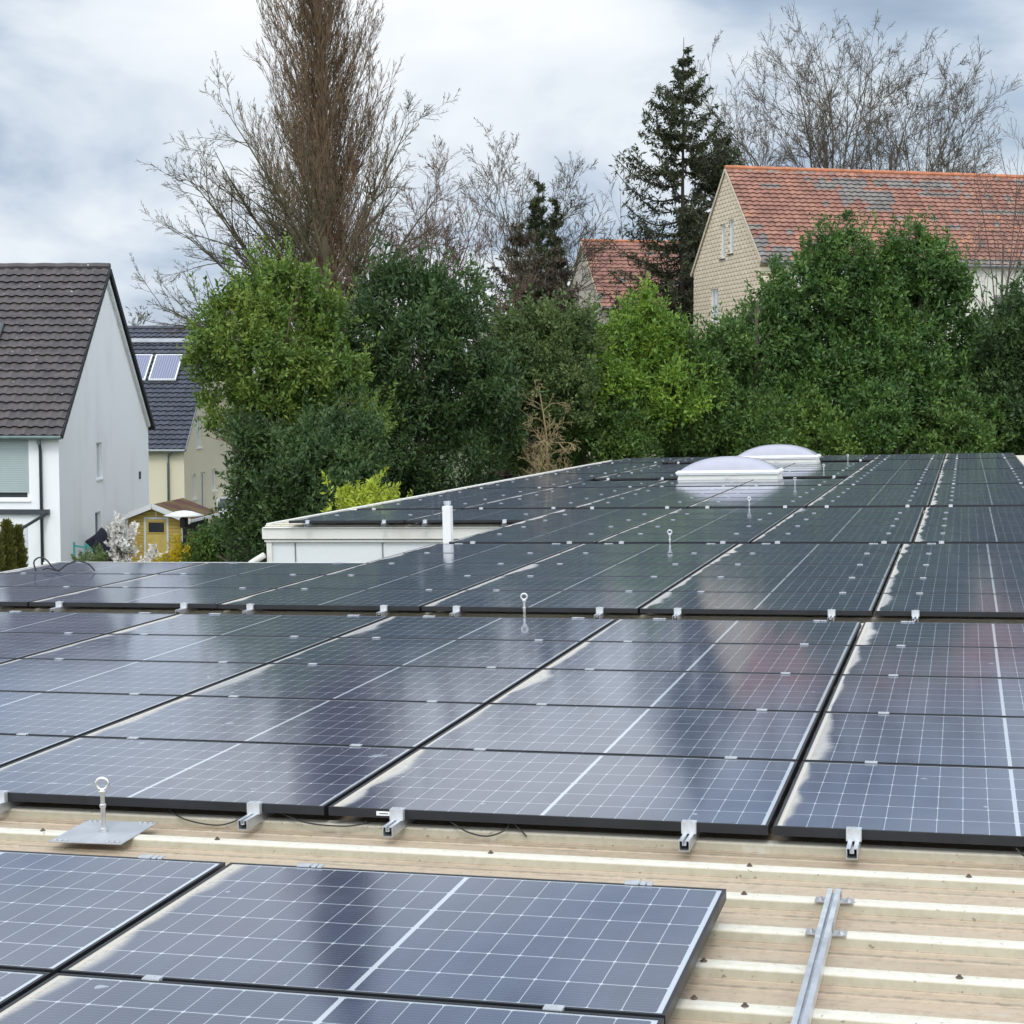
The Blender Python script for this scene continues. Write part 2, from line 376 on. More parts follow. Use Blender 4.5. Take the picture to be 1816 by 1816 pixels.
# ------------------------------------------------------------------ solar panels
fr = MB()
lip = .011
fr.box((0,0,0),(PW,lip,.035)).box((0,PH-lip,0),(PW,PH,.035)).box((0,lip,0),(lip,PH-lip,.035)).box((PW-lip,lip,0),(PW,PH-lip,.035))
ME_frame = fr.mesh('frame', M_black)
ME_glass = npmesh('cell_glass', [(lip,lip,.0325),(PW-lip,lip,.0325),(PW-lip,PH-lip,.0325),(lip,PH-lip,.0325),(lip,lip,.028),(PW-lip,lip,.028),(PW-lip,PH-lip,.028),(lip,PH-lip,.028)],
                  [(0,1,2,3),(7,6,5,4),(0,4,5,1),(1,5,6,2),(2,6,7,3),(3,7,4,0)], M_panel)
XR = (.29, PX-.31)      # the two rails under each panel
mc = MB().box((-.026,-.026,.0352),(.026,.006,.0395)).box((-.026,-.0165,.010),(.026,-.0035,.0352)).lathe([(.005,.0396),(.005,.042)], (0,-.010,0), 8)
ME_mid = mc.mesh('clamp', M_alu)
ec = MB().box((-.027,-.026,-.002),(.027,-.001,.0352)).box((-.027,-.026,.0353),(.027,.013,.0415)).lathe([(.007,.0416),(.007,.047)], (0,-.012,0), 8)
ME_end = ec.mesh('end_clamp', M_alu)
bc = MB().box((-.04,.001,.005),(.04,.026,.0352)).box((-.04,-.010,.0353),(.005,.026,.0395)).box((.012,-.010,.0353),(.028,.026,.0395)).box((.034,-.010,.0353),(.05,.026,.0395))
ME_back = bc.mesh('end_clamp', M_alu)
ORD = ['', 'first', 'second', 'third', 'fourth', 'fifth', 'sixth', 'seventh', 'eighth', 'ninth']
BLK = {1: 'nearest full block', 2: 'second full block', 3: 'third full block', 4: 'fourth full block', 5: 'fifth full block', 6: 'sixth full block', 7: 'hindmost block'}
def add_panel(x, y, label, group, front, back, mid):
    e_ = empty('solar_module', roof(x, y, ZF), label, 'solar panel', group)
    link('frame', ME_frame, e_); link('cell_glass', ME_glass, e_)
    for xr in XR:
        if front: link('end_clamp', ME_end, e_, Matrix.Translation((xr, 0, 0)))
        if mid: link('clamp', ME_mid, e_, Matrix.Translation((xr, PY, 0)))
        if back: link('end_clamp', ME_back, e_, Matrix.Translation((xr, PH, 0)))
    return e_
# rail: hollow aluminium section with a slot on top
def rail_mesh(L_):
    r = MB(); w, h = .02, .0395
    r.box((-w,0,0),(-w+.003,L_,h)).box((w-.003,0,0),(w,L_,h)).box((-w+.003,0,0),(w-.003,L_,.003))
    r.box((-w+.003,0,h-.003),(-.005,L_,h)).box((.005,0,h-.003),(w-.003,L_,h))
    r.box((-.0075,0,h-.016),(-.005,L_,h-.003)).box((.005,0,h-.016),(.0075,L_,h-.003)).box((-.0075,0,h-.019),(.0075,L_,h-.016))
    return r.mesh('mounting_rail', M_alu_d)
def add_rail(x, y0, y1, label, group, me=None):
    o = link('mounting_rail', me or rail_mesh(y1-y0)); o.matrix_basis = roof(x, y0, ZC+.0003)
    tag(o, label, 'rail', group); return o
SEC = {1: (0.0, 0.0), 2: (.0402, 6.354), 3: (.144, 12.348), 4: (.19, 18.55), 5: (.19, 24.57), 6: (.19, 30.60), 7: (.19, 36.90)}
G_P = 'solar panels on the hall roof'; G_R = 'mounting rails under the solar panels'
for b_, (sh, y0) in SEC.items():
    nr = 3 if b_ == 7 else 5; L5 = None
    sh0 = sh
    for col in range(0, -6, -1):
        x = col*PX + sh + .01
        rows = list(range(nr))
        if b_ == 1 and col == -5: rows = [2, 3, 4]
        off = 0
        if b_ == 2 and col <= -4: rows = [0, 1, 2]; off = .03
        if b_ == 3 and col <= -4: rows = [3, 4]; off = .16
        if b_ == 5 and -4 <= col <= -2: rows = [0, 1, 3, 4]
        if b_ == 6 and -4 <= col <= -2: rows = [0, 1, 2, 3]
        for r_ in rows:
            wing = (b_ == 3 and col <= -4)
            where = 'block beyond the roof notch' if wing else BLK[b_]
            rr = r_-3 if wing else r_
            lab = f"solar panel, {ORD[1-col]} from the right in {ORD[rr+1]} row of {where}"
            add_panel(x, y0+off+r_*PY*(1 if not wing else .985), lab, G_P, r_ == rows[0] or (b_ == 5 and r_ == 3 and -4 <= col <= -2), r_ == rows[-1] and b_ < 3, (r_+1) in rows or b_ == 99)
        a = y0+off+rows[0]*PY-.13; z_ = y0+off+(rows[-1]+1)*PY+.02
        if b_ == 1 and col == -5: continue
        me_ = rail_mesh(z_-a)
        for q, xr in enumerate(XR):
            side = 'left' if q == 0 else 'right'
            where = 'block beyond the roof notch' if (b_ == 3 and col <= -4) else BLK[b_]
            add_rail(x+xr, a, z_, f"aluminium rail under {side} half of {ORD[1-col]} column from right, {where}", G_R, me_)
# foreground block, two rows, right edge at X = 0
for col in (-1, -2, -3):
    for r_ in (0, 1):
        y = -.823-PH-r_*PY; x = col*PX-.04+.01
        add_panel(x, y, f"solar panel, {ORD[-col]} from the right in {['back', 'front'][r_]} row of the foreground block", G_P, False, r_ == 0, False)
        for xr in XR:
            if r_ == 1: link('clamp', ME_mid, [o for o in C.objects if o.name.startswith('solar_module')][-1], Matrix.Translation((xr, PY, 0)))
    me_ = rail_mesh(3.3)
    for q, xr in enumerate(XR): add_rail(x+xr, -4.1, -.8, f"aluminium rail under {['left','right'][q]} half of {ORD[-col]} column, foreground block", G_R, me_)
r0 = add_rail(.277, -6.0, -.63, 'bare aluminium rail lying on the ribs, no panel on it, lower right', 'loose')
del r0['group']
br = MB()
for y in (-.62-.02, -.96-.02):
    br.box((-.062, y+6.0-.028, .0005), (.062, y+6.0+.024, .0035)); br.box((-.024, y+6-.02, .0036),(-.0205,y+6+.02,.03)); br.box((.0205, y+6-.02, .0036),(.024,y+6+.02,.03))
    for sx in (-.045, .045): br.lathe([(.011,.0036),(.011,.006)], (sx, y+6, 0), 12); br.lathe([(.006,.0061),(.006,.013)], (sx, y+6, 0), 6)
br.build('rail_bracket', M_steel, r0)
MB().box((-.0205,4.86,.0397),(-.0055,6.0-.64,.0412)).box((.0055,4.86,.0397),(.0205,6.0-.64,.0412)).build('splice_joint', M_alu, r0)
# sticker on the fascia of the panel beside the second rail
st = [o for o in C.objects if o.get('label','').startswith("solar panel, second from the right in first row of nearest")][0]
MB().box((.20,-.0016,.009),(.262,-.0004,.026)).build('sticker', M_white, st)
MB().box((.212,-.0024,.0155),(.248,-.0018,.0190)).build('sticker_print', M_black, st)

# ------------------------------------------------------------------ eyebolts (fall protection anchors)
pl = MB(); pl.box((-.15,-.165,.0005),(.15,.165,.004)); ME_plate = pl.mesh('base_plate', M_plate)
bo = MB()
for sx in (-1, 1):
    for sy in (-1, 1):
        for k in range(3): bo.lathe([(.008,.0041),(.008,.008),(.004,.010)], (sx*(.13-.022*k), sy*.148, 0), 8)
ME_bolts = bo.mesh('rivet', M_steel)
po = MB(); po.lathe([(.016,.0041),(.016,.018),(.010,.022),(.010,.10),(.0135,.104),(.0135,.112),(.009,.116),(.009,.152),(.016,.158),(.017,.166),(.010,.172)], (0,0,0), 12)
ME_post = po.mesh('post', M_steel, smooth=False)
def torus(R_, r_, c, n1=28, n2=10):
    m = MB(); vs = []; fs = []
    for i in range(n1):
        a = 2*math.pi*i/n1
        for j in range(n2):
            b = 2*math.pi*j/n2; rr = R_+r_*math.cos(b); vs.append((c[0]+rr*math.cos(a), c[1]+r_*math.sin(b), c[2]+rr*math.sin(a)))
    for i in range(n1):
        for j in range(n2): fs.append((i*n2+j, ((i+1)%n1)*n2+j, ((i+1)%n1)*n2+(j+1)%n2, i*n2+(j+1)%n2))
    return m.add(vs, fs)
ME_ring = torus(.0225, .0072, (0,0,.194)).mesh('ring', M_steel, smooth=True)
AN = [(-2.57,-.265,'steel eyebolt on a grey plate on the bare ribs, nearest of all'), (-2.52,6.05,'steel eyebolt in the gap between first and second large blocks'), (-2.47,12.22,'steel eyebolt in front of the third large block'),
      (-2.36,18.42,'steel eyebolt in front of the fourth large block'), (-2.28,24.43,'steel eyebolt in the gap right of the near dome front edge'), (-2.25,30.46,'steel eyebolt just right of the near dome, against the dark far panels'), (-2.15,36.65,'steel eyebolt right of the far dome, farthest of all')]
for i, (x, y, lab) in enumerate(AN):
    e_ = empty('roof_anchor_eyebolt', roof(x, y, ZC+.0006) @ Matrix.Rotation(.25 if i else .35, 4, 'Z'), lab, 'eyebolt', 'eyebolts on the hall roof')
    link('base_plate', ME_plate, e_, Matrix.Rotation(-.30 if i == 0 else -.2, 4, 'Z')); link('rivet', ME_bolts, e_, Matrix.Rotation(-.30 if i == 0 else -.2, 4, 'Z')); link('post', ME_post, e_); link('ring', ME_ring, e_)

# ------------------------------------------------------------------ loose cables
def cable(pts, label, r=.003):
    pts = [Vector(p) for p in pts]; sm = []
    for i in range(len(pts)-1):
        p0 = pts[max(i-1,0)]; p1 = pts[i]; p2 = pts[i+1]; p3 = pts[min(i+2,len(pts)-1)]
        for k in range(6):
            t = k/6; sm.append(.5*((2*p1)+(p2-p0)*t+(2*p0-5*p1+4*p2-p3)*t*t+(3*p1-p0-3*p2+p3)*t**3))
    sm.append(pts[-1])
    o = MB().tube(sm, r, 6).build('cable', M_cable, None, MR, True); return tag(o, label, 'cable', 'black cables of the solar panels')
cable([(-2.45,.05,-.05),(-2.36,.0,-.075),(-2.24,-.01,-.092),(-2.16,.0,-.085),(-2.08,.05,-.05)], 'black cable sagging under the front edge right of the nearest eyebolt')
cable([(-1.95,.03,-.04),(-1.82,-.01,-.066),(-1.66,-.01,-.072),(-1.57,.0,-.058)], 'black cable with a loose plug under the edge left of the white sticker')
cable([(-1.24,.02,-.04),(-1.16,-.01,-.072),(-1.08,-.01,-.085),(-1.01,.0,-.06),(-1.0,.03,-.035),(-.97,.02,-.05),(-.93,.01,-.085)], 'black cable looping under the middle of the front edge')
cable([(.86,.0,-.04),(.90,-.03,-.07),(.97,-.06,-.098)], 'black cable coming out under the edge at the far right')
cable([(-8.30,8.80,.01),(-8.31,8.78,.10),(-8.24,8.76,.15),(-8.16,8.76,.13),(-8.10,8.78,.05),(-8.04,8.8,.01)], 'tall black cable loop sticking up at the left end of the roof', .008)
cable([(-8.26,8.86,.02),(-8.16,8.8,.04),(-8.04,8.78,.02),(-7.95,8.8,.08),(-7.84,8.82,.11),(-7.74,8.84,.08),(-7.68,8.86,.01)], 'low arched black cable beside the tall loop at roof left end', .008)

# ------------------------------------------------------------------ vent pipe in the notch
e_ = empty('vent_pipe', roof(-5.52, 13.75, -.6), 'white square vent pipe standing behind the roof edge at the notch', 'vent pipe')
MB().box((-.052,-.052,0),(.052,.052,.93)).build('duct', plaster('duct_white', (.70,.70,.68), (.4,.36,.3), .4), e_, bevel=.003)
MB().lathe([(.040,.931),(.040,.955),(.047,.957),(.047,.988),(.04,.99)], (0,0,0), 16).build('cap', M_alu_d, e_)
MB().box((-.4,-.4,-3.5),(.3,.4,-.001)).build('duct_foot', M_white, e_)

# ------------------------------------------------------------------ skylight domes
def m_dome():
    m, n, b = newmat('opal_dome'); c = n.coord()
    f = n.noise(c, 3, 5, .6); n.lk(n.mix(n.rng(f,.4,.7,0.0,.4), (.38,.37,.42), (.31,.30,.34)), b.inputs['Base Color'])
    b.inputs['Roughness'].default_value = .22; b.inputs['Subsurface Weight'].default_value = .15; b.inputs['Subsurface Radius'].default_value = (.05,.05,.06); return m
M_dome = m_dome(); M_curb = plaster('curb_grp', (.60,.60,.56), (.36,.33,.27), .35)
def dome(x, y, w, d, label):
    e_ = empty('skylight_dome', roof(x, y, ZV), label, 'skylight', 'skylight domes on the hall roof')
    h = .20; i = .05
    MB().add([(-w/2,-d/2,0),(w/2,-d/2,0),(w/2,d/2,0),(-w/2,d/2,0),(-w/2+i,-d/2+i,h),(w/2-i,-d/2+i,h),(w/2-i,d/2-i,h),(-w/2+i,d/2-i,h)],
        [(0,3,2,1),(4,5,6,7),(0,1,5,4),(1,2,6,5),(2,3,7,6),(3,0,4,7)]).build('curb', M_curb, e_)
    a = MB().box((-w/2+.01,-d/2+.01,h+.001),(w/2-.01,d/2-.01,h+.03)).box((-w/2-.005,-d/2-.005,h+.0301),(w/2+.005,d/2+.005,h+.062)).box((-w/2+.02,-d/2+.02,h+.0621),(w/2-.02,d/2-.02,h+.085)).build('rim', M_white, e_, bevel=.006)
    n = 28; v = []; f = []; hh = .27; a_, b_ = w/2-.05, d/2-.04
    for j in range(n+1):
        for i_ in range(n+1):
            u, t = i_/n*2-1, j/n*2-1
            z = hh*(max(0, 1-abs(u)**2.2)**.8)*(max(0, 1-abs(t)**2.6)**.75)
            v.append((u*a_, t*b_, h+.084+z))
    f = [(j*(n+1)+i_, j*(n+1)+i_+1, (j+1)*(n+1)+i_+1, (j+1)*(n+1)+i_) for j in range(n) for i_ in range(n)]
    link('dome_shell', npmesh('dome_shell', v, f, M_dome, True), e_)
    MB().box((-.02,-d/2-.004,.07),(.02,-d/2+.05,.16)).build('latch', M_alu_d, e_)
dome(-3.86, 27.45, 2.04, .98, 'white opal skylight dome on a cream curb, the nearer and lower in the picture')
dome(-3.80, 35.80, 2.04, .98, 'white opal skylight dome half hidden behind the nearer one')

# ------------------------------------------------------------------ houses
def m_tiles(name, cols, tw, tc_, patches=(), grey=None, thr=.62, lichen=0):
    m, n, b = newmat(name); co = n.coord(); c = n.sep(co)
    iu = n.m('FLOOR', n.m('DIVIDE', c[0], tw)); iv = n.m('FLOOR', n.m('DIVIDE', c[1], tc_))
    w = n.node('ShaderNodeTexWhiteNoise', noise_dimensions='2D'); n.lk(n.comb(iu, iv), w.inputs['Vector'])
    col = n.ramp(w.outputs[0], cols)
    if grey:
        lo = n.noise(n.comb(n.m('MULTIPLY', iu, .5), iv), .33, 2, .5)
        fac = n.m('GREATER_THAN', lo, thr)
        sg = n.m('GREATER_THAN', n.m('FRACT', n.m('MULTIPLY', w.outputs[0], 7.31)), .965); fac = n.m('MAXIMUM', fac, sg)
        for u0, u1, v0, v1 in patches:
            q = n.m('MULTIPLY', n.m('MULTIPLY', n.m('GREATER_THAN', iu, u0-.5), n.m('LESS_THAN', iu, u1+.5)), n.m('MULTIPLY', n.m('GREATER_THAN', iv, v0-.5), n.m('LESS_THAN', iv, v1+.5)))
            fac = n.m('MAXIMUM', fac, n.m('MULTIPLY', q, n.m('GREATER_THAN', n.m('FRACT', n.m('MULTIPLY', w.outputs[0], 3.77)), .16)))
        gcol = n.mix(n.m('FRACT', n.m('MULTIPLY', w.outputs[0], 13.7)), grey, tuple(x*.6 for x in grey))
        col = n.mix(fac, col, gcol)
    f = n.noise(co, 5, 5, .65)
    col = n.mix(n.rng(f, .5, .8, 0.0, .5), col, (.09,.085,.075))
    if lichen:
        sp = n.m('GREATER_THAN', n.noise(co, 9, 2), .74); col = n.mix(n.m('MULTIPLY', sp, lichen), col, (.5,.5,.48))
    n.lk(col, b.inputs['Base Color']); b.inputs['Roughness'].default_value = .62; return m
def slope(parent, name, o, U, V, Lu, Lv, tw, tc_, mat, amp=.026, step=.065):
    """tiled roof slope: o = lower corner, U along the eaves, V up the slope (parent space)"""
    U = Vector(U).normalized(); V = Vector(V).normalized(); Nn = U.cross(V)
    if Nn.z < 0: Nn = -Nn
    nu = int(round(Lu/tw)); nv = int(round(Lv/tc_)); du = Lu/nu/6; dv = Lv/nv
    prof = np.array([0, .25, .85, 1.0, .85, .25])*amp*1.6
    us = np.arange(nu*6+1)*du; pz = prof[np.arange(nu*6+1) % 6]
    rows = []
    for j in range(nv):
        for t, z in ((0, -.02), (-.13, step), (.87, .012)):
            rows.append(np.stack([us, np.full_like(us, (j+t)*dv), pz+z if z > -.01 else pz*0-.02], 1))
    v = np.concatenate(rows); k = len(us); m_ = len(rows)
    f = [(j*k+i, j*k+i+1, (j+1)*k+i+1, (j+1)*k+i) for j in range(m_-1) for i in range(k-1)]
    Mx = Matrix(((U.x, V.x, Nn.x, o[0]), (U.y, V.y, Nn.y, o[1]), (U.z, V.z, Nn.z, o[2]), (0,0,0,1)))
    ob = link(name, npmesh(name, v, f, mat), parent, Mx); return ob
def house(name, near, ang, side, Wd, Ln, ze, zr, mats, label, ov=.35, eav=.3, tw=.3, tc_=.34, holes=(), apex=.5, cat='house', fasc=None):
    """gabled house. local frame: gable wall in plane x=0, y from near to far corner; body extends to side*x"""
    M = Matrix.Translation((near[0], near[1], 0)) @ Matrix.Rotation(ang, 4, 'Z')
    e_ = empty(name, M, label, cat)
    ya = Wd*apex
    wall = MB().prism([(0,-.4),(Wd,-.4),(Wd,ze),(ya,zr),(0,ze)], 'x', 0, side*Ln).build('wall', mats['wall'], e_)
    if holes: cut(wall, holes)
    sl = math.hypot(ya, zr-ze); vv = Vector((0, ya, zr-ze)).normalized()
    xo = side*-ov if side < 0 else -ov     # verge overhang outward of the gable
    nrm = Vector((0,-vv.z, vv.y))
    x_lo = -ov if side > 0 else -Ln-ov
    Lu = Ln+2*ov
    o1 = Vector((x_lo, 0, ze)) - vv*eav + nrm*.09
    slope(e_, 'roof', o1, (1,0,0), vv, Lu, sl+eav, tw, tc_, mats['tile'])
    v2 = Vector((0, -(Wd-ya), zr-ze)).normalized(); n2 = Vector((0, v2.z, -v2.y)); sl2 = math.hypot(Wd-ya, zr-ze)
    o2 = Vector((x_lo, Wd, ze)) - v2*eav + n2*.09
    slope(e_, 'roof', o2, (1,0,0), v2, Lu, sl2+eav, tw, tc_, mats['tile'])
    top = Vector((0, ya, zr))
    # boarding under the tiles
    def slab(vv_, nn_, y_e, s_):
        a = Vector((x_lo+.01, y_e, ze)) - vv_*eav; b = Vector((x_lo+.01, ya, zr))
        q = [a+nn_*.004, b+nn_*.004+Vector((0,0,0)), b+nn_*.075, a+nn_*.075]
        mb_ = MB(); q2 = [p+Vector((Lu-.02,0,0)) for p in q]
        mb_.add(q+q2, [(0,1,2,3),(7,6,5,4),(0,4,5,1),(1,5,6,2),(2,6,7,3),(3,7,4,0)]); mb_.build('roof_boarding', mats['trim'], e_)
    slab(vv, nrm, 0, 1); slab(v2, n2, Wd, -1)
    pts = [top+Vector((x_lo + Lu*i/40, 0, .13 + (.015 if i % 2 else 0))) for i in range(41)]
    MB().tube(pts, .11, 8).build('ridge_tiles', mats['ridge'], e_, smooth=False)
    # verge boards on the gable side
    xg = -ov-.015 if side > 0 else ov+.015
    vb = MB()
    for vv_, nn_, y_e in ((vv, nrm, 0), (v2, n2, Wd)):
        a = Vector((xg, y_e, ze)) - vv_*eav + nn_*.03; b = Vector((xg, ya, zr)) + nn_*.03
        vb.bar(a, b, .03, .14, up=nn_)
    vb.build('verge_board', mats['trim'], e_)
    # gutter on the camera side
    g0 = Vector((x_lo, 0, ze)) - vv*eav + Vector((0,-.07,.02))
    MB().tube([g0, g0+Vector((Lu,0,0))], .065, 8).build('gutter', mats['gutter'], e_)
    return e_
def window(parent, plane, a0, a1, z0, z1, off, mframe, mpane, nm=1, ft=.06, sill=None, side=1):
    """plane 'x': window in plane x=off facing +x*side, a along y; plane 'y': in plane y=off facing -y, a along x"""
    d = .05
    def bx(mb_, p0, p1, q0, q1, dep0, dep1):
        if plane == 'x': mb_.box((min(off+side*dep0, off+side*dep1), p0, q0), (max(off+side*dep0, off+side*dep1), p1, q1))
        else: mb_.box((p0, min(off-dep0, off-dep1), q0), (p1, max(off-dep0, off-dep1), q1))
    fr_ = MB(); D0, D1 = -.13, -.07
    bx(fr_, a0, a1, z0, z0+ft, D0, D1); bx(fr_, a0, a1, z1-ft, z1, D0, D1); bx(fr_, a0, a0+ft, z0+ft, z1-ft, D0, D1); bx(fr_, a1-ft, a1, z0+ft, z1-ft, D0, D1)
    for k in range(1, nm): c = a0+(a1-a0)*k/nm; bx(fr_, c-ft*.6, c+ft*.6, z0+ft, z1-ft, D0, D1)
    w = fr_.build('window', mframe, parent)
    g = MB(); bx(g, a0+ft*.9, a1-ft*.9, z0+ft*.9, z1-ft*.9, D0+.005, D0+.02); g.build('pane', mpane, w)
    if sill:
        s = MB(); bx(s, a0-.05, a1+.05, z0-.05, z0-.003, -.1, .05); s.build('sill', sill, w)
    return w

# --- white house, left
M_wplaster = plaster('white_render', (.84,.84,.835), (.45,.45,.42), .28)
T_brown = m_tiles('brown_concrete_tiles', [(0,(.052,.042,.042)),(.5,(.062,.052,.05)),(1,(.078,.064,.062))], .3, .34, lichen=.7)
mats = dict(wall=M_wplaster, tile=T_brown, trim=plain('dark_boarding', (.022,.022,.026), .6), ridge=T_brown, gutter=M_zinc)
H1 = house('white_house', (-12.72,47.0), -.03, -1, 10.2, 16, 5.42, 10.22, mats, 'white rendered house with steep brown tiled roof at the far left', ov=.16, eav=.32,
    holes=[((-.16,3.82,3.85),(.3,4.42,4.95)), ((-.16,3.55,1.72),(.3,4.15,2.85)), ((-4.0,-.3,3.45),(-.86,.18,5.28)), ((-4.5,-.3,-.2),(-.92,.16,2.75))])
window(H1, 'x', 3.82, 4.42, 3.85, 4.95, 0, M_winframe, M_curtain, 1, .05, M_white)
window(H1, 'x', 3.55, 4.15, 1.72, 2.85, 0, M_winframe, M_glass, 1, .05, M_white)
w = window(H1, 'y', -4.0, -.86, 3.45, 5.28, 0, M_winframe, M_glass, 3, .07, M_white)
M_shut = plain('shutter_grey_green', (.36,.42,.41), .5, 0, .04)
s = MB()
for k in range(26): s.box((-3.98, .04, 3.66+k*.062), (-.88, .056, 3.66+k*.062+.058))
s.build('roller_shutter', M_shut, H1)
MB().box((-4.48,.04,-.2),(-.94,.10,2.7)).build('terrace_door', plain('door_panel', (.62,.62,.66), .4), H1)
cp = MB().bar((-4.6,-.06,3.12),(.0-.28,-.06,3.12),.12,.14).bar((-.34,-.10,3.08),(-1.2,-1.6,2.4),.06,.07).bar((-3.2,-.10,3.08),(-4.1,-1.6,2.4),.06,.07).bar((-4.6,-1.6,2.38),(-1.0,-1.6,2.38),.07,.06)
cp.build('canopy_frame', M_grey_metal, H1)
dp = MB().tube([(-.50,-.16,5.16),(-.50,-.12,5.0),(-.50,-.07,4.85),(-.50,-.07,0)], .045, 8)
dp.build('downpipe', M_grey_metal, H1, smooth=True)
MB().lathe([(.035,0),(.05,.05),(.09,.2),(.09,.24)], (-.50,-.20,5.0), 10).build('downpipe_funnel', M_zinc, H1)
MB().box((.0,8.85,3.6),(.05,8.95,3.85)).box((.0,8.9,.9),(.05,9.0,1.1)).build('wall_vent', M_grey_metal, H1)
# roof window at the left edge
MB().bar((.05,.1,5.35),(.05,5.06,9.98),.1,.11,up=(0,-.69,.73)).bar((.05,10.1,5.35),(.05,5.14,9.98),.1,.11,up=(0,.69,.73)).build('verge_soffit', M_winframe, H1)
rv = Vector((0, 5.1, 4.8)).normalized(); rn = Vector((0,-rv.z,rv.y)); b0 = Vector((-3.35,0,5.42))+rv*3.1+rn*.18
q = [b0, b0+Vector((.9,0,0)), b0+Vector((.9,0,0))+rv*1.2, b0+rv*1.2]
rw = MB().add(q+[p+rn*.08 for p in q], [(0,3,2,1),(4,5,6,7),(0,1,5,4),(1,2,6,5),(2,3,7,6),(3,0,4,7)]).build('roof_window', M_grey_metal, H1)
q = [b0+rn*.082+Vector((.1,0,0))+rv*.1, b0+rn*.082+Vector((.8,0,0))+rv*.1, b0+rn*.082+Vector((.8,0,0))+rv*1.1, b0+rn*.082+Vector((.1,0,0))+rv*1.1]
MB().add(q+[p+rn*.01 for p in q], [(0,3,2,1),(4,5,6,7),(0,1,5,4),(1,2,6,5),(2,3,7,6),(3,0,4,7)]).build('pane', M_curtain, rw)

# --- cream house with blue-black roof
T_blue = m_tiles('engobed_tiles', [(0,(.042,.045,.062)),(.5,(.05,.053,.072)),(1,(.062,.065,.085))], .3, .34)
mats = dict(wall=plaster('cream_render', (.70,.64,.46), (.5,.45,.33), .2), tile=T_blue, trim=plain('grey_boarding', (.30,.31,.33), .6), ridge=T_blue, gutter=plain('zinc_gutter', (.30,.33,.35), .5, .4))
H2 = house('cream_house', (-14.3,73.0), -.02, -1, 14.4, 14, 4.18, 9.45, mats, 'cream rendered house with blue-grey tiled roof behind the white house', ov=.12, eav=.35,
    holes=[((-.2,2.7,4.0),(.3,3.9,5.45)), ((-.2,1.8,1.75),(.3,2.5,2.85)), ((-.2,3.5,.2),(.3,4.5,2.85)), ((-.2,6.1,1.85),(.3,7.1,2.9)), ((-.2,7.4,4.4),(.3,8.6,5.9))])
window(H2, 'x', 2.7, 3.9, 4.0, 5.45, 0, M_winframe, M_curtain, 2, .07, M_white)
window(H2, 'x', 1.8, 2.5, 1.75, 2.85, 0, M_winframe, M_curtain, 1, .07, M_white)
window(H2, 'x', 3.5, 4.5, .2, 2.85, 0, M_winframe, M_glass, 2, .08)
window(H2, 'x', 6.1, 7.1, 1.85, 2.9, 0, M_winframe, M_curtain, 1, .07, M_white)
window(H2, 'x', 7.4, 8.6, 4.4, 5.9, 0, M_winframe, M_curtain, 2, .07, M_white)
MB().tube([(-.35,-.25,4.05),(-.65,-.1,3.75),(-.68,-.08,3.4),(-.68,-.08,0)], .055, 8).build('downpipe', M_zinc, H2, smooth=True)
MB().bar((-14.1,6.15,8.95),(.12,6.15,8.95),.3,.06,up=(0,.6,-.8)).build('snow_guard', mats['trim'], H2)
rv = Vector((0, 7.2, 5.27)).normalized(); rn = Vector((0,-rv.z,rv.y))
def m_coll():
    m, n, b = newmat('solar_thermal'); c = n.sep(n.coord()); s_ = n.m('LESS_THAN', n.m('FRACT', n.m('MULTIPLY', c[0], 9.0)), .2)
    n.lk(n.mix(s_, (.15,.155,.23), (.30,.31,.40)), b.inputs['Base Color']); b.inputs['Roughness'].default_value = .12; return m
M_coll = m_coll()
for x0, lab in ((-2.35, 'pale lilac solar collector on the blue-grey roof, fully visible'), (-3.75, 'pale lilac solar collector cut off by the white house roof edge')):
    e_ = empty('solar_collector', H2.matrix_basis @ Matrix(((1,0,0,x0),(0,rv.y,rn.y,rv.y*4.55+rn.y*.2),(0,rv.z,rn.z,4.18+rv.z*4.55+rn.z*.2),(0,0,0,1))), lab, 'solar collector', 'solar collectors on the blue-grey roof')
    MB().box((0,0,0),(1.25,.06,.09)).box((0,1.94,0),(1.25,2.0,.09)).box((0,.06,0),(.06,1.94,.09)).box((1.19,.06,0),(1.25,1.94,.09)).build('collector_frame', M_winframe, e_)
    MB().box((.06,.06,.01),(1.19,1.94,.075)).build('absorber', M_coll, e_)

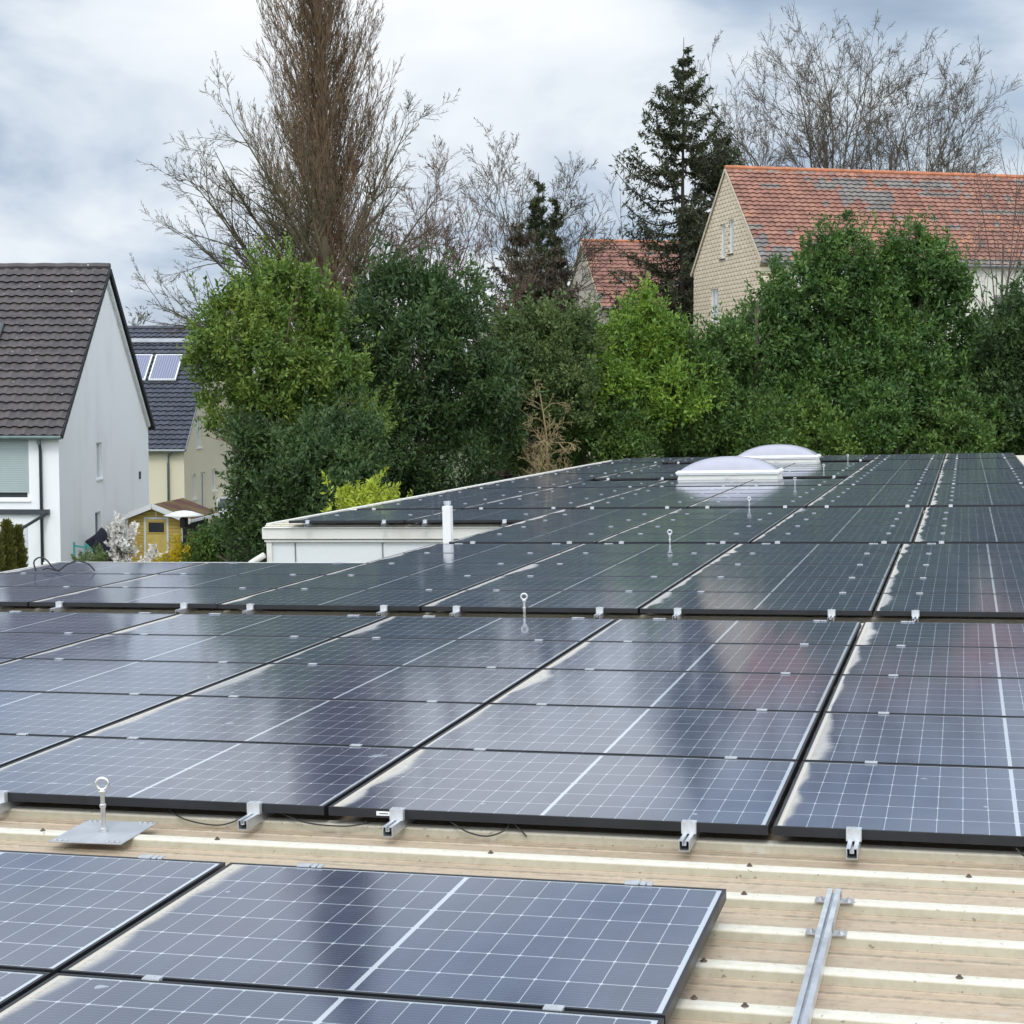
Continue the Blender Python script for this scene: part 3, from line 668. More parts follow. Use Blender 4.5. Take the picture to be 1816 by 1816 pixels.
# --- cream shingled house with the orange roof, right
GR = (.17,.165,.155)
OC = [(0,(.19,.085,.06)),(.35,(.245,.11,.075)),(.7,(.285,.13,.09)),(.95,(.33,.16,.105)),(1,(.40,.18,.10))]
T_or = m_tiles('orange_tiles', OC, .33, .29, [(12,19,17,19),(15,22,14,16),(18,21,12,13),(0,1,3,7),(0,4,1,2),(0,70,0,0),(21,32,18,19),(30,60,12,12),(6,12,21,21),(44,62,3,4),(38,50,1,2),(48,60,8,9),(26,34,16,16)], (.215,.19,.17), .66)
def m_shingle():
    m, n, b = newmat('cream_shingles'); c = n.sep(n.coord())
    u = n.m('DIVIDE', c[1], .40); v = n.m('DIVIDE', c[2], .185); row = n.m('FLOOR', v)
    uo = n.m('ADD', u, n.m('MULTIPLY', row, .5)); fu = n.m('FRACT', uo)
    low = n.m('ABSOLUTE', n.m('SUBTRACT', fu, .5)); fv = n.m('FRACT', v)
    edge = n.m('LESS_THAN', n.m('SUBTRACT', fv, n.m('MULTIPLY', n.m('MAXIMUM', n.m('SUBTRACT', low, .25), 0.0), 1.1)), .13)
    jt = n.m('MULTIPLY', n.m('GREATER_THAN', low, .455), n.m('LESS_THAN', fv, .62)); ln = n.m('MAXIMUM', edge, jt)
    w = n.node('ShaderNodeTexWhiteNoise', noise_dimensions='2D'); n.lk(n.comb(n.m('FLOOR', uo), row), w.inputs['Vector'])
    base = n.mix(w.outputs[0], (.66,.54,.39), (.74,.62,.46))
    f = n.noise(n.coord(), .6, 5, .6); base = n.mix(n.rng(f,.5,.8,0.0,.3), base, (.45,.37,.26))
    n.lk(n.mix(n.m('MULTIPLY', ln, .95), base, (.26,.20,.13)), b.inputs['Base Color']); b.inputs['Roughness'].default_value = .75
    bump(n, b, n.m('SUBTRACT', 1.0, ln), .6, .02); return m
M_shingle = m_shingle()
mats = dict(wall=M_shingle, tile=T_or, trim=plain('cream_verge', (.55,.46,.34), .7), ridge=plain('ridge_orange', (.42,.15,.07), .7, 0, .3, 3), gutter=plain('grey_gutter', (.25,.26,.27), .5, .4))
A3 = math.atan2(1.93, 8.2)
H3 = house('shingled_house', (10.57,72.0), A3, 1, 8.42, 24, 12.28, 16.45, mats, 'tall cream shingled house with a weathered orange tiled roof on the right', ov=.04, eav=.35, tw=.33, tc_=.29,
    holes=[((-.3,4.25,12.55),(.2,4.85,14.1)), ((-.3,3.2,12.7),(.2,3.8,14.2)), ((-.3,5.05,9.35),(.2,6.1,11.25)), ((5.5,-.3,8.6),(7.2,.2,10.8)), ((11,-.3,8.8),(12.6,.2,10.8)), ((16.5,-.3,8.8),(18,.2,10.8))])
window(H3, 'x', 4.25, 4.85, 12.55, 14.1, 0, M_winframe, M_curtain, 1, .08, M_grey_metal, -1)
window(H3, 'x', 3.2, 3.8, 12.7, 14.2, 0, M_winframe, M_curtain, 1, .08, M_grey_metal, -1)
window(H3, 'x', 5.05, 6.1, 9.35, 11.25, 0, M_winframe, M_curtain, 2, .09, M_grey_metal, -1)
for a, b_, c_ in ((5.5,7.2,8.6),(11,12.6,8.8),(16.5,18,8.8)): window(H3, 'y', a, b_, c_, 10.8, 0, M_winframe, M_glass, 2, .07, M_white)
MB().box((1.5,-.02,-.3),(24,-.003,11.85)).box((.3,-.025,11.86),(24,-.003,12.05)).build('rendered_facade', plaster('pale_render', (.62,.60,.52), (.4,.38,.32), .3), H3)
cut([c for c in H3.children if c.name.startswith('rendered_facade')][0], [((5.5,-.3,8.6),(7.2,.2,10.8)), ((11,-.3,8.8),(12.6,.2,10.8)), ((16.5,-.3,8.8),(18,.2,10.8))])
wp = MB()
rv = Vector((0, 4.21, 4.17)).normalized(); rn = Vector((0,-rv.z,rv.y))

# --- distant red-roofed house
T_or2 = m_tiles('red_tiles', [(0,(.17,.075,.055)),(.5,(.23,.098,.068)),(1,(.30,.14,.09))], .36, .45, [(2,5,24,24)], GR, .70)
mats = dict(mats, tile=T_or2, wall=plaster('beige_render', (.40,.35,.28)))
H4 = house('distant_red_roofed_house', (5.75,108), math.atan2(1.7,9), 1, 11.0, 13, 12.2, 16.6, mats, 'distant house with a red tiled roof between the dark conifers', ov=.1, eav=.4, tw=.4, tc_=.45,
    holes=[((.9,-.3,9.2),(2.3,.2,10.9)), ((2.7,-.3,9.2),(4.1,.2,10.9))])
window(H4, 'y', .9, 2.3, 9.2, 10.9, 0, M_winframe, M_glass, 1, .08); window(H4, 'y', 2.7, 4.1, 9.2, 10.9, 0, M_winframe, M_glass, 1, .08)

# ------------------------------------------------------------------ garden shed and garden things
def at(px, py, Y):
    """photo pixel at world depth Y -> x, z (used to read real positions off the photograph)"""
    xi = (px-908)/2970.03; yi = -(py-908)/2970.03; cp_, sp_ = math.cos(PITCH), math.sin(PITCH)
    t = Y/(cp_+yi*sp_); return xi*t, CAMZ + t*(-sp_+yi*cp_)
def m_boards():
    m, n, b = newmat('yellow_boards'); c = n.sep(n.coord()); fz = n.m('FRACT', n.m('DIVIDE', c[2], .12)); g = n.m('LESS_THAN', fz, .12)
    f = n.noise(n.coord(), 5, 4); base = n.mix(f, (.50,.36,.075), (.60,.45,.12)); n.lk(n.mix(n.m('MULTIPLY', g, .7), base, (.18,.12,.03)), b.inputs['Base Color']); b.inputs['Roughness'].default_value = .7
    bump(n, b, n.m('SUBTRACT', 1.0, g), .5, .02); return m
M_yel = m_boards()
def m_shedroof():
    m, n, b = newmat('felt_shingles_moss'); c = n.coord(); f = n.noise(c, 1.1, 5, .6)
    br_ = n.node('ShaderNodeTexBrick'); n.lk(c, br_.inputs['Vector']); br_.inputs['Scale'].default_value = 4
    col = n.mix(n.rng(f,.42,.62), (.10,.035,.03), (.15,.115,.025)); n.lk(n.mix(n.m('MULTIPLY', br_.outputs['Fac'], .5), col, (.03,.02,.015)), b.inputs['Base Color']); b.inputs['Roughness'].default_value = .9; return m
SH = empty('garden_shed', Matrix.Translation((-11.12, 52.0, .615)) @ Matrix.Rotation(-.10, 4, 'Z') @ Matrix.Scale(.904, 4), 'yellow boarded garden shed with white trim beside the white house', 'shed')
sw = 1.0   # half width of the body
MB().prism([(-sw,-.7),(sw,-.7),(sw,2.12),(0,2.50),(-sw,2.12)], 'y', 0, 3.0).build('wall', M_yel, SH)
rf = MB()
for s_ in (-1, 1):
    a = Vector((0,-.3,2.60)); b_ = Vector((s_*1.34,-.3,2.08)); up_ = Vector((0,0,.06))
    q = [a, b_, b_+Vector((0,3.6,0)), a+Vector((0,3.6,0))]
    rf.add(q+[p+up_ for p in q], [(0,3,2,1),(4,5,6,7),(0,1,5,4),(1,2,6,5),(2,3,7,6),(3,0,4,7)])
rf.build('roof', m_shedroof(), SH)
bb = MB()
for s_ in (-1, 1):
    bb.bar((0,-.33,2.60),(s_*1.36,-.33,2.07),.17,.04,up=(0,1,0))
    bb.bar((s_*1.36,-.32,2.09),(s_*1.36,3.25,2.09),.05,.09)
    bb.box((s_*sw-.06,-.035,-.7),(s_*sw+.06,-.004,2.08))
bb.build('white_trim', M_winframe, SH)
MB().box((sw+.004,.05,-.7),(sw+.03,2.95,2.05)).build('side_cladding', plain('dark_brown_boards', (.03,.026,.024), .8), SH)  # dark brown sheet over the yellow side wall
dr = MB().box((-.30,-.03,-.6),(.41,-.004,2.12)).build('door', plain('yellow_door', (.62,.47,.13), .6), SH)
MB().box((-.21,-.045,1.68),(.34,-.031,2.02)).build('pane', M_glass, dr)
MB().box((-.25,-.055,1.64),(.38,-.046,1.68)).box((-.25,-.055,2.02),(.38,-.046,2.06)).box((-.25,-.055,1.68),(-.21,-.046,2.02)).box((.34,-.055,1.68),(.38,-.046,2.02)).build('pane_frame', M_yel, dr)
MB().box((-.38,-.04,-.6),(-.31,-.004,2.2)).box((.42,-.04,-.6),(.49,-.004,2.2)).box((-.31,-.04,2.13),(.42,-.004,2.2)).box((.03,-.04,2.21),(.07,-.004,2.40)).build('door_frame', M_winframe, SH)

x, z = at(326, 905, 50.6)
PHe = empty('patio_heater', Matrix.Translation((x, 50.6, .25)), 'black patio heater with a pale reflector disc in front of the shed', 'patio heater')
MB().lathe([(.30,-.25),(.30,.65),(.06,.72),(.045,.75),(.045,2.12),(.13,2.15),(.13,2.42),(.08,2.45)], (0,0,0), 16).build('stand', M_cable, PHe, smooth=False)
MB().lathe([(.60,2.50),(.61,2.515),(.25,2.63),(.04,2.66)], (0,0,0), 24).build('reflector', M_white, PHe, smooth=True)
x, z = at(341, 970, 50.8)
GT = MB()
for k in range(6): GT.box((-.28+k*.105,0,-.35),(-.28+k*.105+.075,.02,1.55-.03*(k%2)))
GT.box((-.3,.021,.4),(.33,.05,.5)).box((-.3,.021,1.2),(.33,.05,1.3))
o = GT.build('picket_gate', M_winframe, None, Matrix.Translation((x,50.8,.35))); tag(o, 'white picket gate leaning right of the yellow shed', 'gate')
# closed parasol: fabric bundle flaring out to one side at its top
x, z = at(184, 975, 49.5)
PA = empty('folded_parasol', Matrix.Translation((x,49.5,0)), 'dark navy folded parasol against the white house wall', 'parasol')
MB().tube([(.05,0,0),(.05,0,1.5),(-.1,0,2.45)], .025, 8).build('pole', M_grey_metal, PA)
n_ = 24; v = []
for i, (cx_, zz, ra_, til) in enumerate([(.05,.9,.05,0),(.05,1.25,.12,0),(.03,1.55,.17,.02),(-.06,1.8,.22,.05),(-.17,2.02,.27,.09),(-.24,2.18,.29,.13),(-.22,2.27,.22,.15),(-.16,2.36,.10,.12)]):
    for k in range(n_):
        a = 2*math.pi*k/n_; q_ = 1+.20*math.cos(8*a)
        v.append((cx_+ra_*q_*math.cos(a), .55*ra_*q_*math.sin(a), zz+til*math.cos(a)))
f = [(i*n_+k, i*n_+(k+1)%n_, (i+1)*n_+(k+1)%n_, (i+1)*n_+k) for i in range(7) for k in range(n_)]
link('fabric', npmesh('fabric', v, f, plain('navy_fabric', (.018,.02,.035), .85), False), PA)
x, z = at(150, 975, 46)
o = MB().box((-.32,0,1.75),(-.27,.05,2.35)).box((.0,0,1.75),(.05,.05,2.3)).bar((-.3,.02,2.25),(.03,.02,2.2),.05).bar((-.3,.02,1.75),(-.3,.02,0),.05).bar((.03,.02,1.75),(.03,.02,0),.05).bar((.03,.02,2.3),(.22,.02,2.1),.05).build('trellis', plain('turquoise_metal', (.03,.22,.20), .5), None, Matrix.Translation((x,46,0)))
tag(o, 'small turquoise metal garden frame by the white house corner', 'garden frame')
x, z = at(436, 960, 60)
M_gf = plain('green_screen', (.02,.10,.085), .7)
GF = empty('garden_fence', Matrix.Translation((x-1.2,60,0)), 'dark green screen fence left of the white roof wing', 'fence')
MB().box((0,0,.05),(2.6,.03,1.75)).build('screen', M_gf, GF); MB().box((-.06,-.02,0),(0,.05,1.85)).box((2.6,-.02,0),(2.66,.05,1.85)).build('fence_post', M_grey_metal, GF)
x, z = at(1396//1, 990, 50); 
# car by the cream house
def car(cx, cy, ang):
    e_ = empty('parked_car', Matrix.Translation((cx,cy,0)) @ Matrix.Rotation(ang,4,'Z'), 'white parked car half hidden by trees beside the cream house', 'car')
    body = [(-2.1,.35),(-2.12,.75),(-2.0,.95),(-1.2,1.02),(-.7,1.42),(.9,1.45),(1.6,1.05),(2.05,.95),(2.15,.6),(2.1,.3)]
    b = MB().prism([(p[0],p[1]) for p in body], 'x', -.85, .85); b.v = [(x_, y_, z_) for x_, y_, z_ in b.v]
    b.build('body', plain('white_car_paint', (.75,.76,.77), .25, 0, .02), e_, bevel=.03)
    gl = MB()
    gl.add([(-.72,-1.24,1.035),(.72,-1.24,1.035),(.66,-.74,1.415),(-.66,-.74,1.415),(-.72,-1.29,1.06),(.72,-1.29,1.06),(.66,-.79,1.44),(-.66,-.79,1.44)], [(0,3,2,1),(4,5,6,7),(0,1,5,4),(1,2,6,5),(2,3,7,6),(3,0,4,7)])
    for s_ in (-1,1):
        a, c = (.852, .862) if s_ > 0 else (-.862,-.852)
        gl.prism([(-1.0,1.04),(-.62,1.36),(.8,1.38),(1.3,1.06)], 'x', a, c)
    gl.build('window', M_glass, e_)
    for yy in (-1.35, 1.35):
        for s_ in (-1,1):
            w_ = MB().tube([(s_*.72,yy,.31),(s_*.87,yy,.31)], .31, 18).build('wheel', M_cable, e_); MB().tube([(s_*.86,yy,.31),(s_*.885,yy,.31)], .19, 14).build('rim', M_alu, w_)
    for s_ in (-1,1): MB().box((s_*.6-.16,-2.13,.66),(s_*.6+.16,-2.08,.80)).build('headlight', M_glass, e_)
x, z = at(392, 880, 79); car(x+.2, 81, .25)

# ------------------------------------------------------------------ vegetation generators
RN = np.random.RandomState(11)
def m_leaf(name, a, b, spec=.35, rough=.5, hue=.0, c=None, scl=1.1):
    m, n, bs = newmat(name); isl = n.node('ShaderNodeNewGeometry').outputs['Random Per Island']
    f = n.noise(n.coord(), scl, 3, .6)
    k = n.m('ADD', n.m('MULTIPLY', isl, .42), n.rng(f, .36, .64, 0.0, .58))
    n.lk(n.ramp(k, [(0, a), (1, b)] if c is None else [(0, a), (.55, b), (1, c)]), bs.inputs['Base Color'])
    bs.inputs['Roughness'].default_value = rough; bs.inputs['Specular IOR Level'].default_value = spec
    tr = n.node('ShaderNodeBsdfTranslucent'); tr.inputs[0].default_value = (*[x*1.3 for x in b], 1)
    mx_ = n.node('ShaderNodeMixShader'); mx_.inputs[0].default_value = .18
    n.t.links.new(bs.outputs[0], mx_.inputs[1]); n.t.links.new(tr.outputs[0], mx_.inputs[2])
    n.t.links.new(mx_.outputs[0], n.t.nodes['Material Output'].inputs[0]); return m
def unit(v): return v/np.maximum(np.linalg.norm(v, axis=-1, keepdims=True), 1e-9)
def leaves(centers, outward, L_, Wd, jitter=.9):
    """rhombic folded leaves: 4 corner verts, two triangles would be quads here"""
    n = len(centers); d = unit(outward*.6 + RN.normal(size=(n,3))*jitter + np.array([0,0,.25])); r = RN.normal(size=(n,3)); s = unit(np.cross(d, r))
    q_ = RN.uniform(.5,1.55,(n,1)); ln = L_*q_; w = Wd*q_*RN.uniform(.8,1.15,(n,1)); nn = np.cross(d, s)
    p0 = centers; p1 = centers+d*ln*.5+s*w*.5+nn*w*.15; p2 = centers+d*ln; p3 = centers+d*ln*.5-s*w*.5+nn*w*.15
    v = np.stack([p0,p1,p2,p3],1).reshape(-1,3); f = np.arange(4*n).reshape(-1,4); return v, f
def crown(lobes, n_cl, per, r_cl, L_, Wd, tall=1.0, gap=0.25, shell=(.70,1.06), shoots=.22):
    """lobes: (x,y,z,rx,ry,rz); each is broken into smaller bulges, leaf clumps fill their outer volume and loose shoots stick out"""
    big = np.array(lobes, float); sub = []
    for q in big:
        if min(q[3], q[5]) < .55: sub.append(q); continue
        m = 9; d = unit(RN.normal(size=(m,3))); d[:,2] *= .9
        rr = RN.uniform(.34,.58,(m,1)); c = q[:3]+d*q[3:6]*(1.02-rr*.75)
        for k in range(m): sub.append(np.concatenate([c[k], q[3:6]*rr[k]]))
    lo = np.array(sub); ar = (lo[:,3]*lo[:,5])**.9; pk = RN.choice(len(lo), n_cl, p=ar/ar.sum())
    d = unit(RN.normal(size=(n_cl,3))+np.array([0,0,.15])); rad = RN.uniform(shell[0], shell[1], (n_cl,1))
    c = lo[pk,:3] + d*lo[pk,3:6]*rad
    inside = np.zeros(n_cl, bool)
    for q in big:
        dd = (((c-q[:3])/q[3:6])**2).sum(1); inside |= dd < .30
    c = c[~inside]; d = d[~inside]; n2_ = len(c)
    sz = r_cl*RN.uniform(.45,1.45,(n2_,1)); k = per
    off = unit(RN.normal(size=(n2_,k,3)))*RN.uniform(.1,1,(n2_,k,1))**.6
    off[:,:,2] *= tall*.8
    p = c[:,None,:]+off*sz[:,None,:]; out_ = unit(off + d[:,None,:]*.5)
    m = RN.rand(n2_,k) > gap*RN.rand(n2_,1)
    A = leaves(p[m], out_[m], L_, Wd)
    # shoots
    ns = int(n_cl*shoots); pk = RN.choice(len(lo), ns, p=ar/ar.sum()); d = unit(RN.normal(size=(ns,3))+np.array([0,0,.35])); c = lo[pk,:3]+d*lo[pk,3:6]*RN.uniform(.95,1.06,(ns,1))
    ax = unit(d*.6+np.array([0,0,.8])+RN.normal(size=(ns,3))*.3); ln = RN.uniform(.25,1.05,(ns,1,1))*r_cl/.27; t = RN.uniform(0,1,(ns,24,1))
    p = c[:,None,:]+ax[:,None,:]*t*ln+RN.normal(size=(ns,24,3))*.035*(1.3-t)
    B_ = leaves(p.reshape(-1,3), np.repeat(ax,24,0)+RN.normal(size=(ns*24,3))*.4, L_, Wd, .5)
    return joined([A, B_])
def tubes(pts, rad, s=3):
    B, n, _ = pts.shape
    t = np.gradient(pts, axis=1); t = unit(t); ref = np.where(np.abs(t[...,2:3])>.9, np.array([1.,0,0]), np.array([0,0,1.])); a = unit(np.cross(t, ref)); b = np.cross(t, a)
    ang = np.arange(s)*2*np.pi/s
    ring = pts[:,:,None,:] + rad[:,:,None,None]*(a[:,:,None,:]*np.cos(ang)[None,None,:,None] + b[:,:,None,:]*np.sin(ang)[None,None,:,None])
    v = ring.reshape(-1,3); base = (np.arange(B)*n*s)[:,None,None] + (np.arange(n-1)*s)[None,:,None]; k = np.arange(s)[None,None,:]; k2 = (k+1)%s
    f = np.stack([base+k, base+k2, base+s+k2, base+s+k], -1).reshape(-1,4); return v, f
def grow(st, dr, ln, r0, n, wob, trop, tip=.35):
    B = len(st); pts = np.zeros((B,n,3)); pts[:,0] = st; d = unit(dr); seg = (ln/(n-1))[:,None]
    for i in range(1,n):
        d = unit(d + RN.normal(size=(B,3))*wob + np.array([0,0,1.])*trop); pts[:,i] = pts[:,i-1]+d*seg
    rad = r0[:,None]*(1-(1-tip)*np.linspace(0,1,n))[None,:]; return pts, rad
def kids(pts, rad, ln, k, t0, t1, ang, ratio, rr, n_, wob, trop, tip=.35, upb=0.0, fall=.5):
    B, n, _ = pts.shape; t = RN.uniform(t0,t1,(B,k)); x = t*(n-1); i = np.clip(x.astype(int),0,n-2); fr_ = (x-i)[...,None]
    bi = np.arange(B)[:,None]; p = pts[bi,i]*(1-fr_)+pts[bi,i+1]*fr_; tan = unit(pts[bi,i+1]-pts[bi,i])
    r = unit(np.cross(tan, RN.normal(size=tan.shape))); a = np.radians(ang*RN.uniform(.6,1.3,(B,k,1)))
    d = unit(tan*np.cos(a)+r*np.sin(a)+np.array([0,0,upb])); l = (ln[:,None]*ratio*RN.uniform(.55,1.15,(B,k))*(1-fall*t)).ravel()
    rb = (rad[bi,i]*rr).ravel(); q, rd = grow(p.reshape(-1,3), d.reshape(-1,3), l, np.maximum(rb,.004), n_, wob, trop, tip); return q, rd, l
def joined(parts):
    V, F, o_ = [], [], 0
    for v, f in parts: V.append(v); F.append(f+o_); o_ += len(v)
    return np.concatenate(V), np.concatenate(F)
def tree_obj(name, label, cat, group, loc, trunk, crown_, mt, mc_, twigs=None):
    e_ = empty(name, Matrix.Translation(loc), label, cat, group); L0 = np.array(loc)
    if trunk is not None: link('trunk', npmesh('trunk', trunk[0]-L0, trunk[1], mt), e_)
    if crown_ is not None: link('crown', npmesh('crown', crown_[0]-L0, crown_[1], mc_), e_)
    if twigs is not None: link('twigs', npmesh('twigs', twigs[0]-L0, twigs[1], mt), e_)
    return e_
def m_bark(name, a, b):
    m, n, bs = newmat(name); f = n.noise(n.scale(n.coord(), (3,3,.6)), 2, 5, .6); n.lk(n.mix(n.rng(f,.35,.65), a, b), bs.inputs['Base Color']); bs.inputs['Roughness'].default_value = .9; bs.inputs['Specular IOR Level'].default_value = .2; return m
B_grey = m_bark('bark_grey', (.075,.062,.048), (.13,.11,.08))
B_lich = m_bark('bark_lichen', (.065,.054,.036), (.11,.095,.05))
B_brown = m_bark('bark_brown', (.105,.070,.042), (.18,.125,.075))
B_trunk = m_bark('bark_pale', (.16,.125,.085), (.24,.19,.13))
B_dark = m_bark('bark_dark', (.03,.024,.018), (.06,.048,.035))

def evergreen(label, name, Yd, lobes_px, mat, n_cl, per=60, r_cl=.30, L_=.11, Wd=.05, trunks=(), group='evergreen trees and bushes behind the hall', tips=(), dj=.6, tall=1.0, gap=.3, ry=.85):
    lobes = []
    for px, py, r in lobes_px:
        x, z = at(px, py, Yd); rr = r*Yd/2970; lobes.append((x, Yd+RN.uniform(-dj,dj), z, rr, max(rr*ry,.8), rr*1.05))
    for px, py, h in tips:      # upright leaders on the outline
        x, z = at(px, py, Yd); hh = h*Yd/2970; lobes.append((x, Yd+RN.uniform(-.3,.3), z-hh*.55, .20, .2, hh*.55)); 
        lobes.append((x+.1, Yd, z-hh*1.1, .38, .35, hh*.5))
    xs = [q[0] for q in lobes]; cx_ = sum(xs)/len(xs)
    cv = crown(lobes, n_cl, per, r_cl, L_*1.08, Wd*1.08, tall, gap, (.60, 1.14), shoots=.42)
    # limbs from the trunk into the lobes, so that gaps show wood
    st = []; dr = []; ln = []
    tr = []
    bases = [(at(px,900,Yd)[0], at(px, pt, Yd)[1]) for px, pt in trunks] or [(cx_, max(q[2] for q in lobes)-1.0)]
    for bx, zt in bases:
        p, r_ = grow(np.array([[bx,Yd,0.]]), np.array([[0,0,1.]]), np.array([zt]), np.array([.14]), 12, .035, .05, .3); tr.append(tubes(p, r_, 8))
        q, rq, l = kids(p, r_, np.array([zt*.5 if trunks else min(zt*.4, 1.3)]), 26, .25, 1, 55, .8, .45, 5, .12, .03); tr.append(tubes(q, rq, 4))
        q2, rq2, l2 = kids(q, rq, l, 6, .2, 1, 40, .5, .5, 4, .15, .0); tr.append(tubes(q2, rq2, 3))
    return tree_obj(name, label, 'tree' if 'tree' in name or 'holly' in name else 'bush', group, (bases[0][0], Yd, 0), joined(tr), cv, B_trunk if trunks and 'dark' not in name else B_grey, mat)

G_holly = m_leaf('leaf_holly_yellowgreen', (.045,.085,.018), (.12,.19,.03), c=(.22,.27,.045))
G_dark = m_leaf('leaf_dark', (.018,.036,.013), (.050,.092,.027), c=(.10,.155,.04))
G_mid = m_leaf('leaf_mid', (.030,.065,.017), (.085,.15,.032), c=(.15,.23,.045))
G_olive = m_leaf('leaf_olive', (.040,.068,.022), (.10,.145,.042), c=(.17,.21,.06))
G_bright = m_leaf('leaf_bright', (.055,.11,.015), (.14,.235,.03), c=(.26,.36,.04))
G_bright2 = m_leaf('leaf_fresh', (.035,.075,.016), (.10,.17,.03), c=(.19,.27,.05))
G_laurel = m_leaf('leaf_laurel', (.024,.060,.014), (.07,.14,.026), c=(.14,.23,.04), spec=.5)

evergreen('tall yellow-green holly tree with a bare trunk, left end of the green belt', 'holly_tree', 43.5,
    [(480,535,62),(430,600,75),(600,700,60),(610,760,60),(530,570,75),(575,640,80),(470,650,90),(385,640,50),(385,690,34),(560,700,75),(420,735,65),(490,760,60)], G_holly, 1500, 62, .27, trunks=[(515,560)], tips=[(470,468,30),(510,462,30),(545,475,30),(445,490,30)])
evergreen('dark bushy tree in front of the cream house corner, lower left of the belt', 'dark_tree', 42.0,
    [(462,790,46),(446,850,36),(490,850,58),(462,915,52),(436,770,26),(440,965,36),(480,970,40)], G_dark, 750, 60, .26, trunks=[(440,780)])
evergreen('dark green thicket rising above the left end of the white wing', 'dark_thicket', 41.0,
    [(560,830,70),(530,890,70),(610,880,80),(505,920,60),(620,800,70)], G_dark, 850, 60, .27)
evergreen('tall dark green tree with a dense rounded crown left of centre', 'dense_dark_tree', 46.0,
    [(700,535,62),(765,548,66),(825,545,48),(650,760,70),(860,680,50),(870,770,60),(820,610,60),(660,610,70),(740,640,90),(650,690,80),(830,690,70),(740,740,100),(690,800,90),(800,790,90),(850,740,60)], G_dark, 1900, 62, .29, L_=.12, trunks=[(680,600)], tips=[(712,468,40),(770,480,30),(838,470,45),(690,500,30)])
evergreen('grey-green bush between the dark tree and the tangled dead shrub', 'olive_bush', 48.0,
    [(920,640,55),(960,610,60),(900,700,60),(960,700,60),(910,770,60),(1010,620,60),(1010,700,60)], G_olive, 1300, 60, .26, L_=.10, tips=[(900,550,25),(985,560,30)])
evergreen('green bush right behind the tangled dead shrub', 'mid_green_bush', 49.0,
    [(1000,770,60),(940,790,50),(1060,720,60),(1060,790,60),(1110,740,70),(1110,800,50)], G_mid, 1100, 60, .26)
evergreen('bright yellow-green bush with upright shoots below the distant red roof', 'bright_green_bush', 49.5,
    [(1130,610,60),(1100,650,60),(1170,650,60),(1070,690,60),(1150,710,70),(1200,700,50)], G_bright, 1150, 60, .25, L_=.12, tips=[(1152,512,55),(1050,560,35),(1180,560,30),(1110,575,25)])
evergreen('dark low bush at the foot of the shingled gable', 'dark_bush', 50.5,
    [(1230,680,60),(1280,650,55),(1230,760,70),(1300,740,80),(1200,790,50),(1290,610,40)], G_mid, 1300, 60, .26)
evergreen('slender laurel bush with loose shoots in front of the shingled gable', 'slender_laurel_tree', 51.5,
    [(1340,620,55),(1375,560,40),(1380,650,70),(1330,700,70),(1310,660,45)], G_laurel, 900, 52, .24, L_=.12, tips=[(1377,455,60),(1365,500,40),(1330,540,40),(1300,590,30),(1400,500,40)], gap=.55)
evergreen('tall laurel tree with a pointed top, left of the two largest', 'tall_laurel_tree', 52.0,
    [(1490,470,60),(1450,520,65),(1530,530,65),(1440,580,75),(1480,600,95),(1420,640,70),(1390,740,90),(1480,790,80),(1550,650,80),(1470,720,100),(1410,750,70),(1540,760,80)], G_laurel, 2100, 62, .28, L_=.125, Wd=.058, tips=[(1505,366,65),(1475,400,45),(1440,440,40),(1530,420,40)])
evergreen('tall laurel tree with a pointed top, right of the two largest', 'tall_laurel_tree', 52.6,
    [(1625,460,55),(1660,520,60),(1600,530,65),(1575,560,55),(1565,640,75),(1640,600,90),(1700,620,60),(1735,660,60),(1610,700,95),(1700,720,80),(1650,780,80)], G_laurel, 2100, 62, .28, L_=.125, Wd=.058, tips=[(1625,366,70),(1605,400,45),(1655,430,40),(1580,440,35)])
evergreen('dark green bush cut by the right picture edge', 'dark_edge_bush', 51.0,
    [(1800,590,60),(1770,660,65),(1840,640,80),(1790,730,80),(1750,770,60),(1840,760,80)], G_dark, 1300, 60, .27, L_=.12, tips=[(1795,510,35)])
for lab_, px0, py0, mat_, n__ in (('round green bush directly behind the far skylight dome', 1330, 765, G_mid, 5), ('spreading bush with lighter tips right of the far dome', 1455, 785, G_bright2, 4), ('dark laurel bush behind the back edge, near the middle seam', 1560, 755, G_laurel, 6), ('mid green bush behind the back edge above the rightmost seam', 1680, 780, G_mid, 5), ('low dark bush behind the back right corner of the roof', 1785, 770, G_laurel, 5), ('low green bush at the back left corner of the far panels', 1225, 790, G_olive, 4)):
    evergreen(lab_, 'green_bush', RN.uniform(50.0, 51.2), [(px0+RN.uniform(-55,55), py0+RN.uniform(-45,35), RN.uniform(28,58)) for _ in range(n__)]+[(px0, py0+15, 50)], mat_, 430, 60, .25, L_=.11, dj=.5, gap=.5, tips=[(px0+RN.uniform(-40,40), py0-70, 28)])
evergreen('lime green shrub peeping over the left edge of the roof wing', 'lime_shrub', 31.5,
    [(630,905,26),(655,893,22),(612,915,20)], m_leaf('leaf_lime', (.16,.20,.02), (.30,.36,.03), c=(.42,.45,.05)), 75, 40, .13, L_=.09, Wd=.035, tips=[(612,872,12),(655,866,14),(680,882,12)], ry=.5)
evergreen('leafy green shrub between the white gate and the green fence', 'garden_shrub', 50.0, [(375,975,32),(410,965,36),(440,985,28),(350,990,24)], G_mid, 330, 55, .22, L_=.09)
evergreen('small olive bush at the foot of the folded parasol', 'potted_bush', 44.5, [(166,994,13),(158,998,10)], G_olive, 45, 50, .10, L_=.06, Wd=.025)
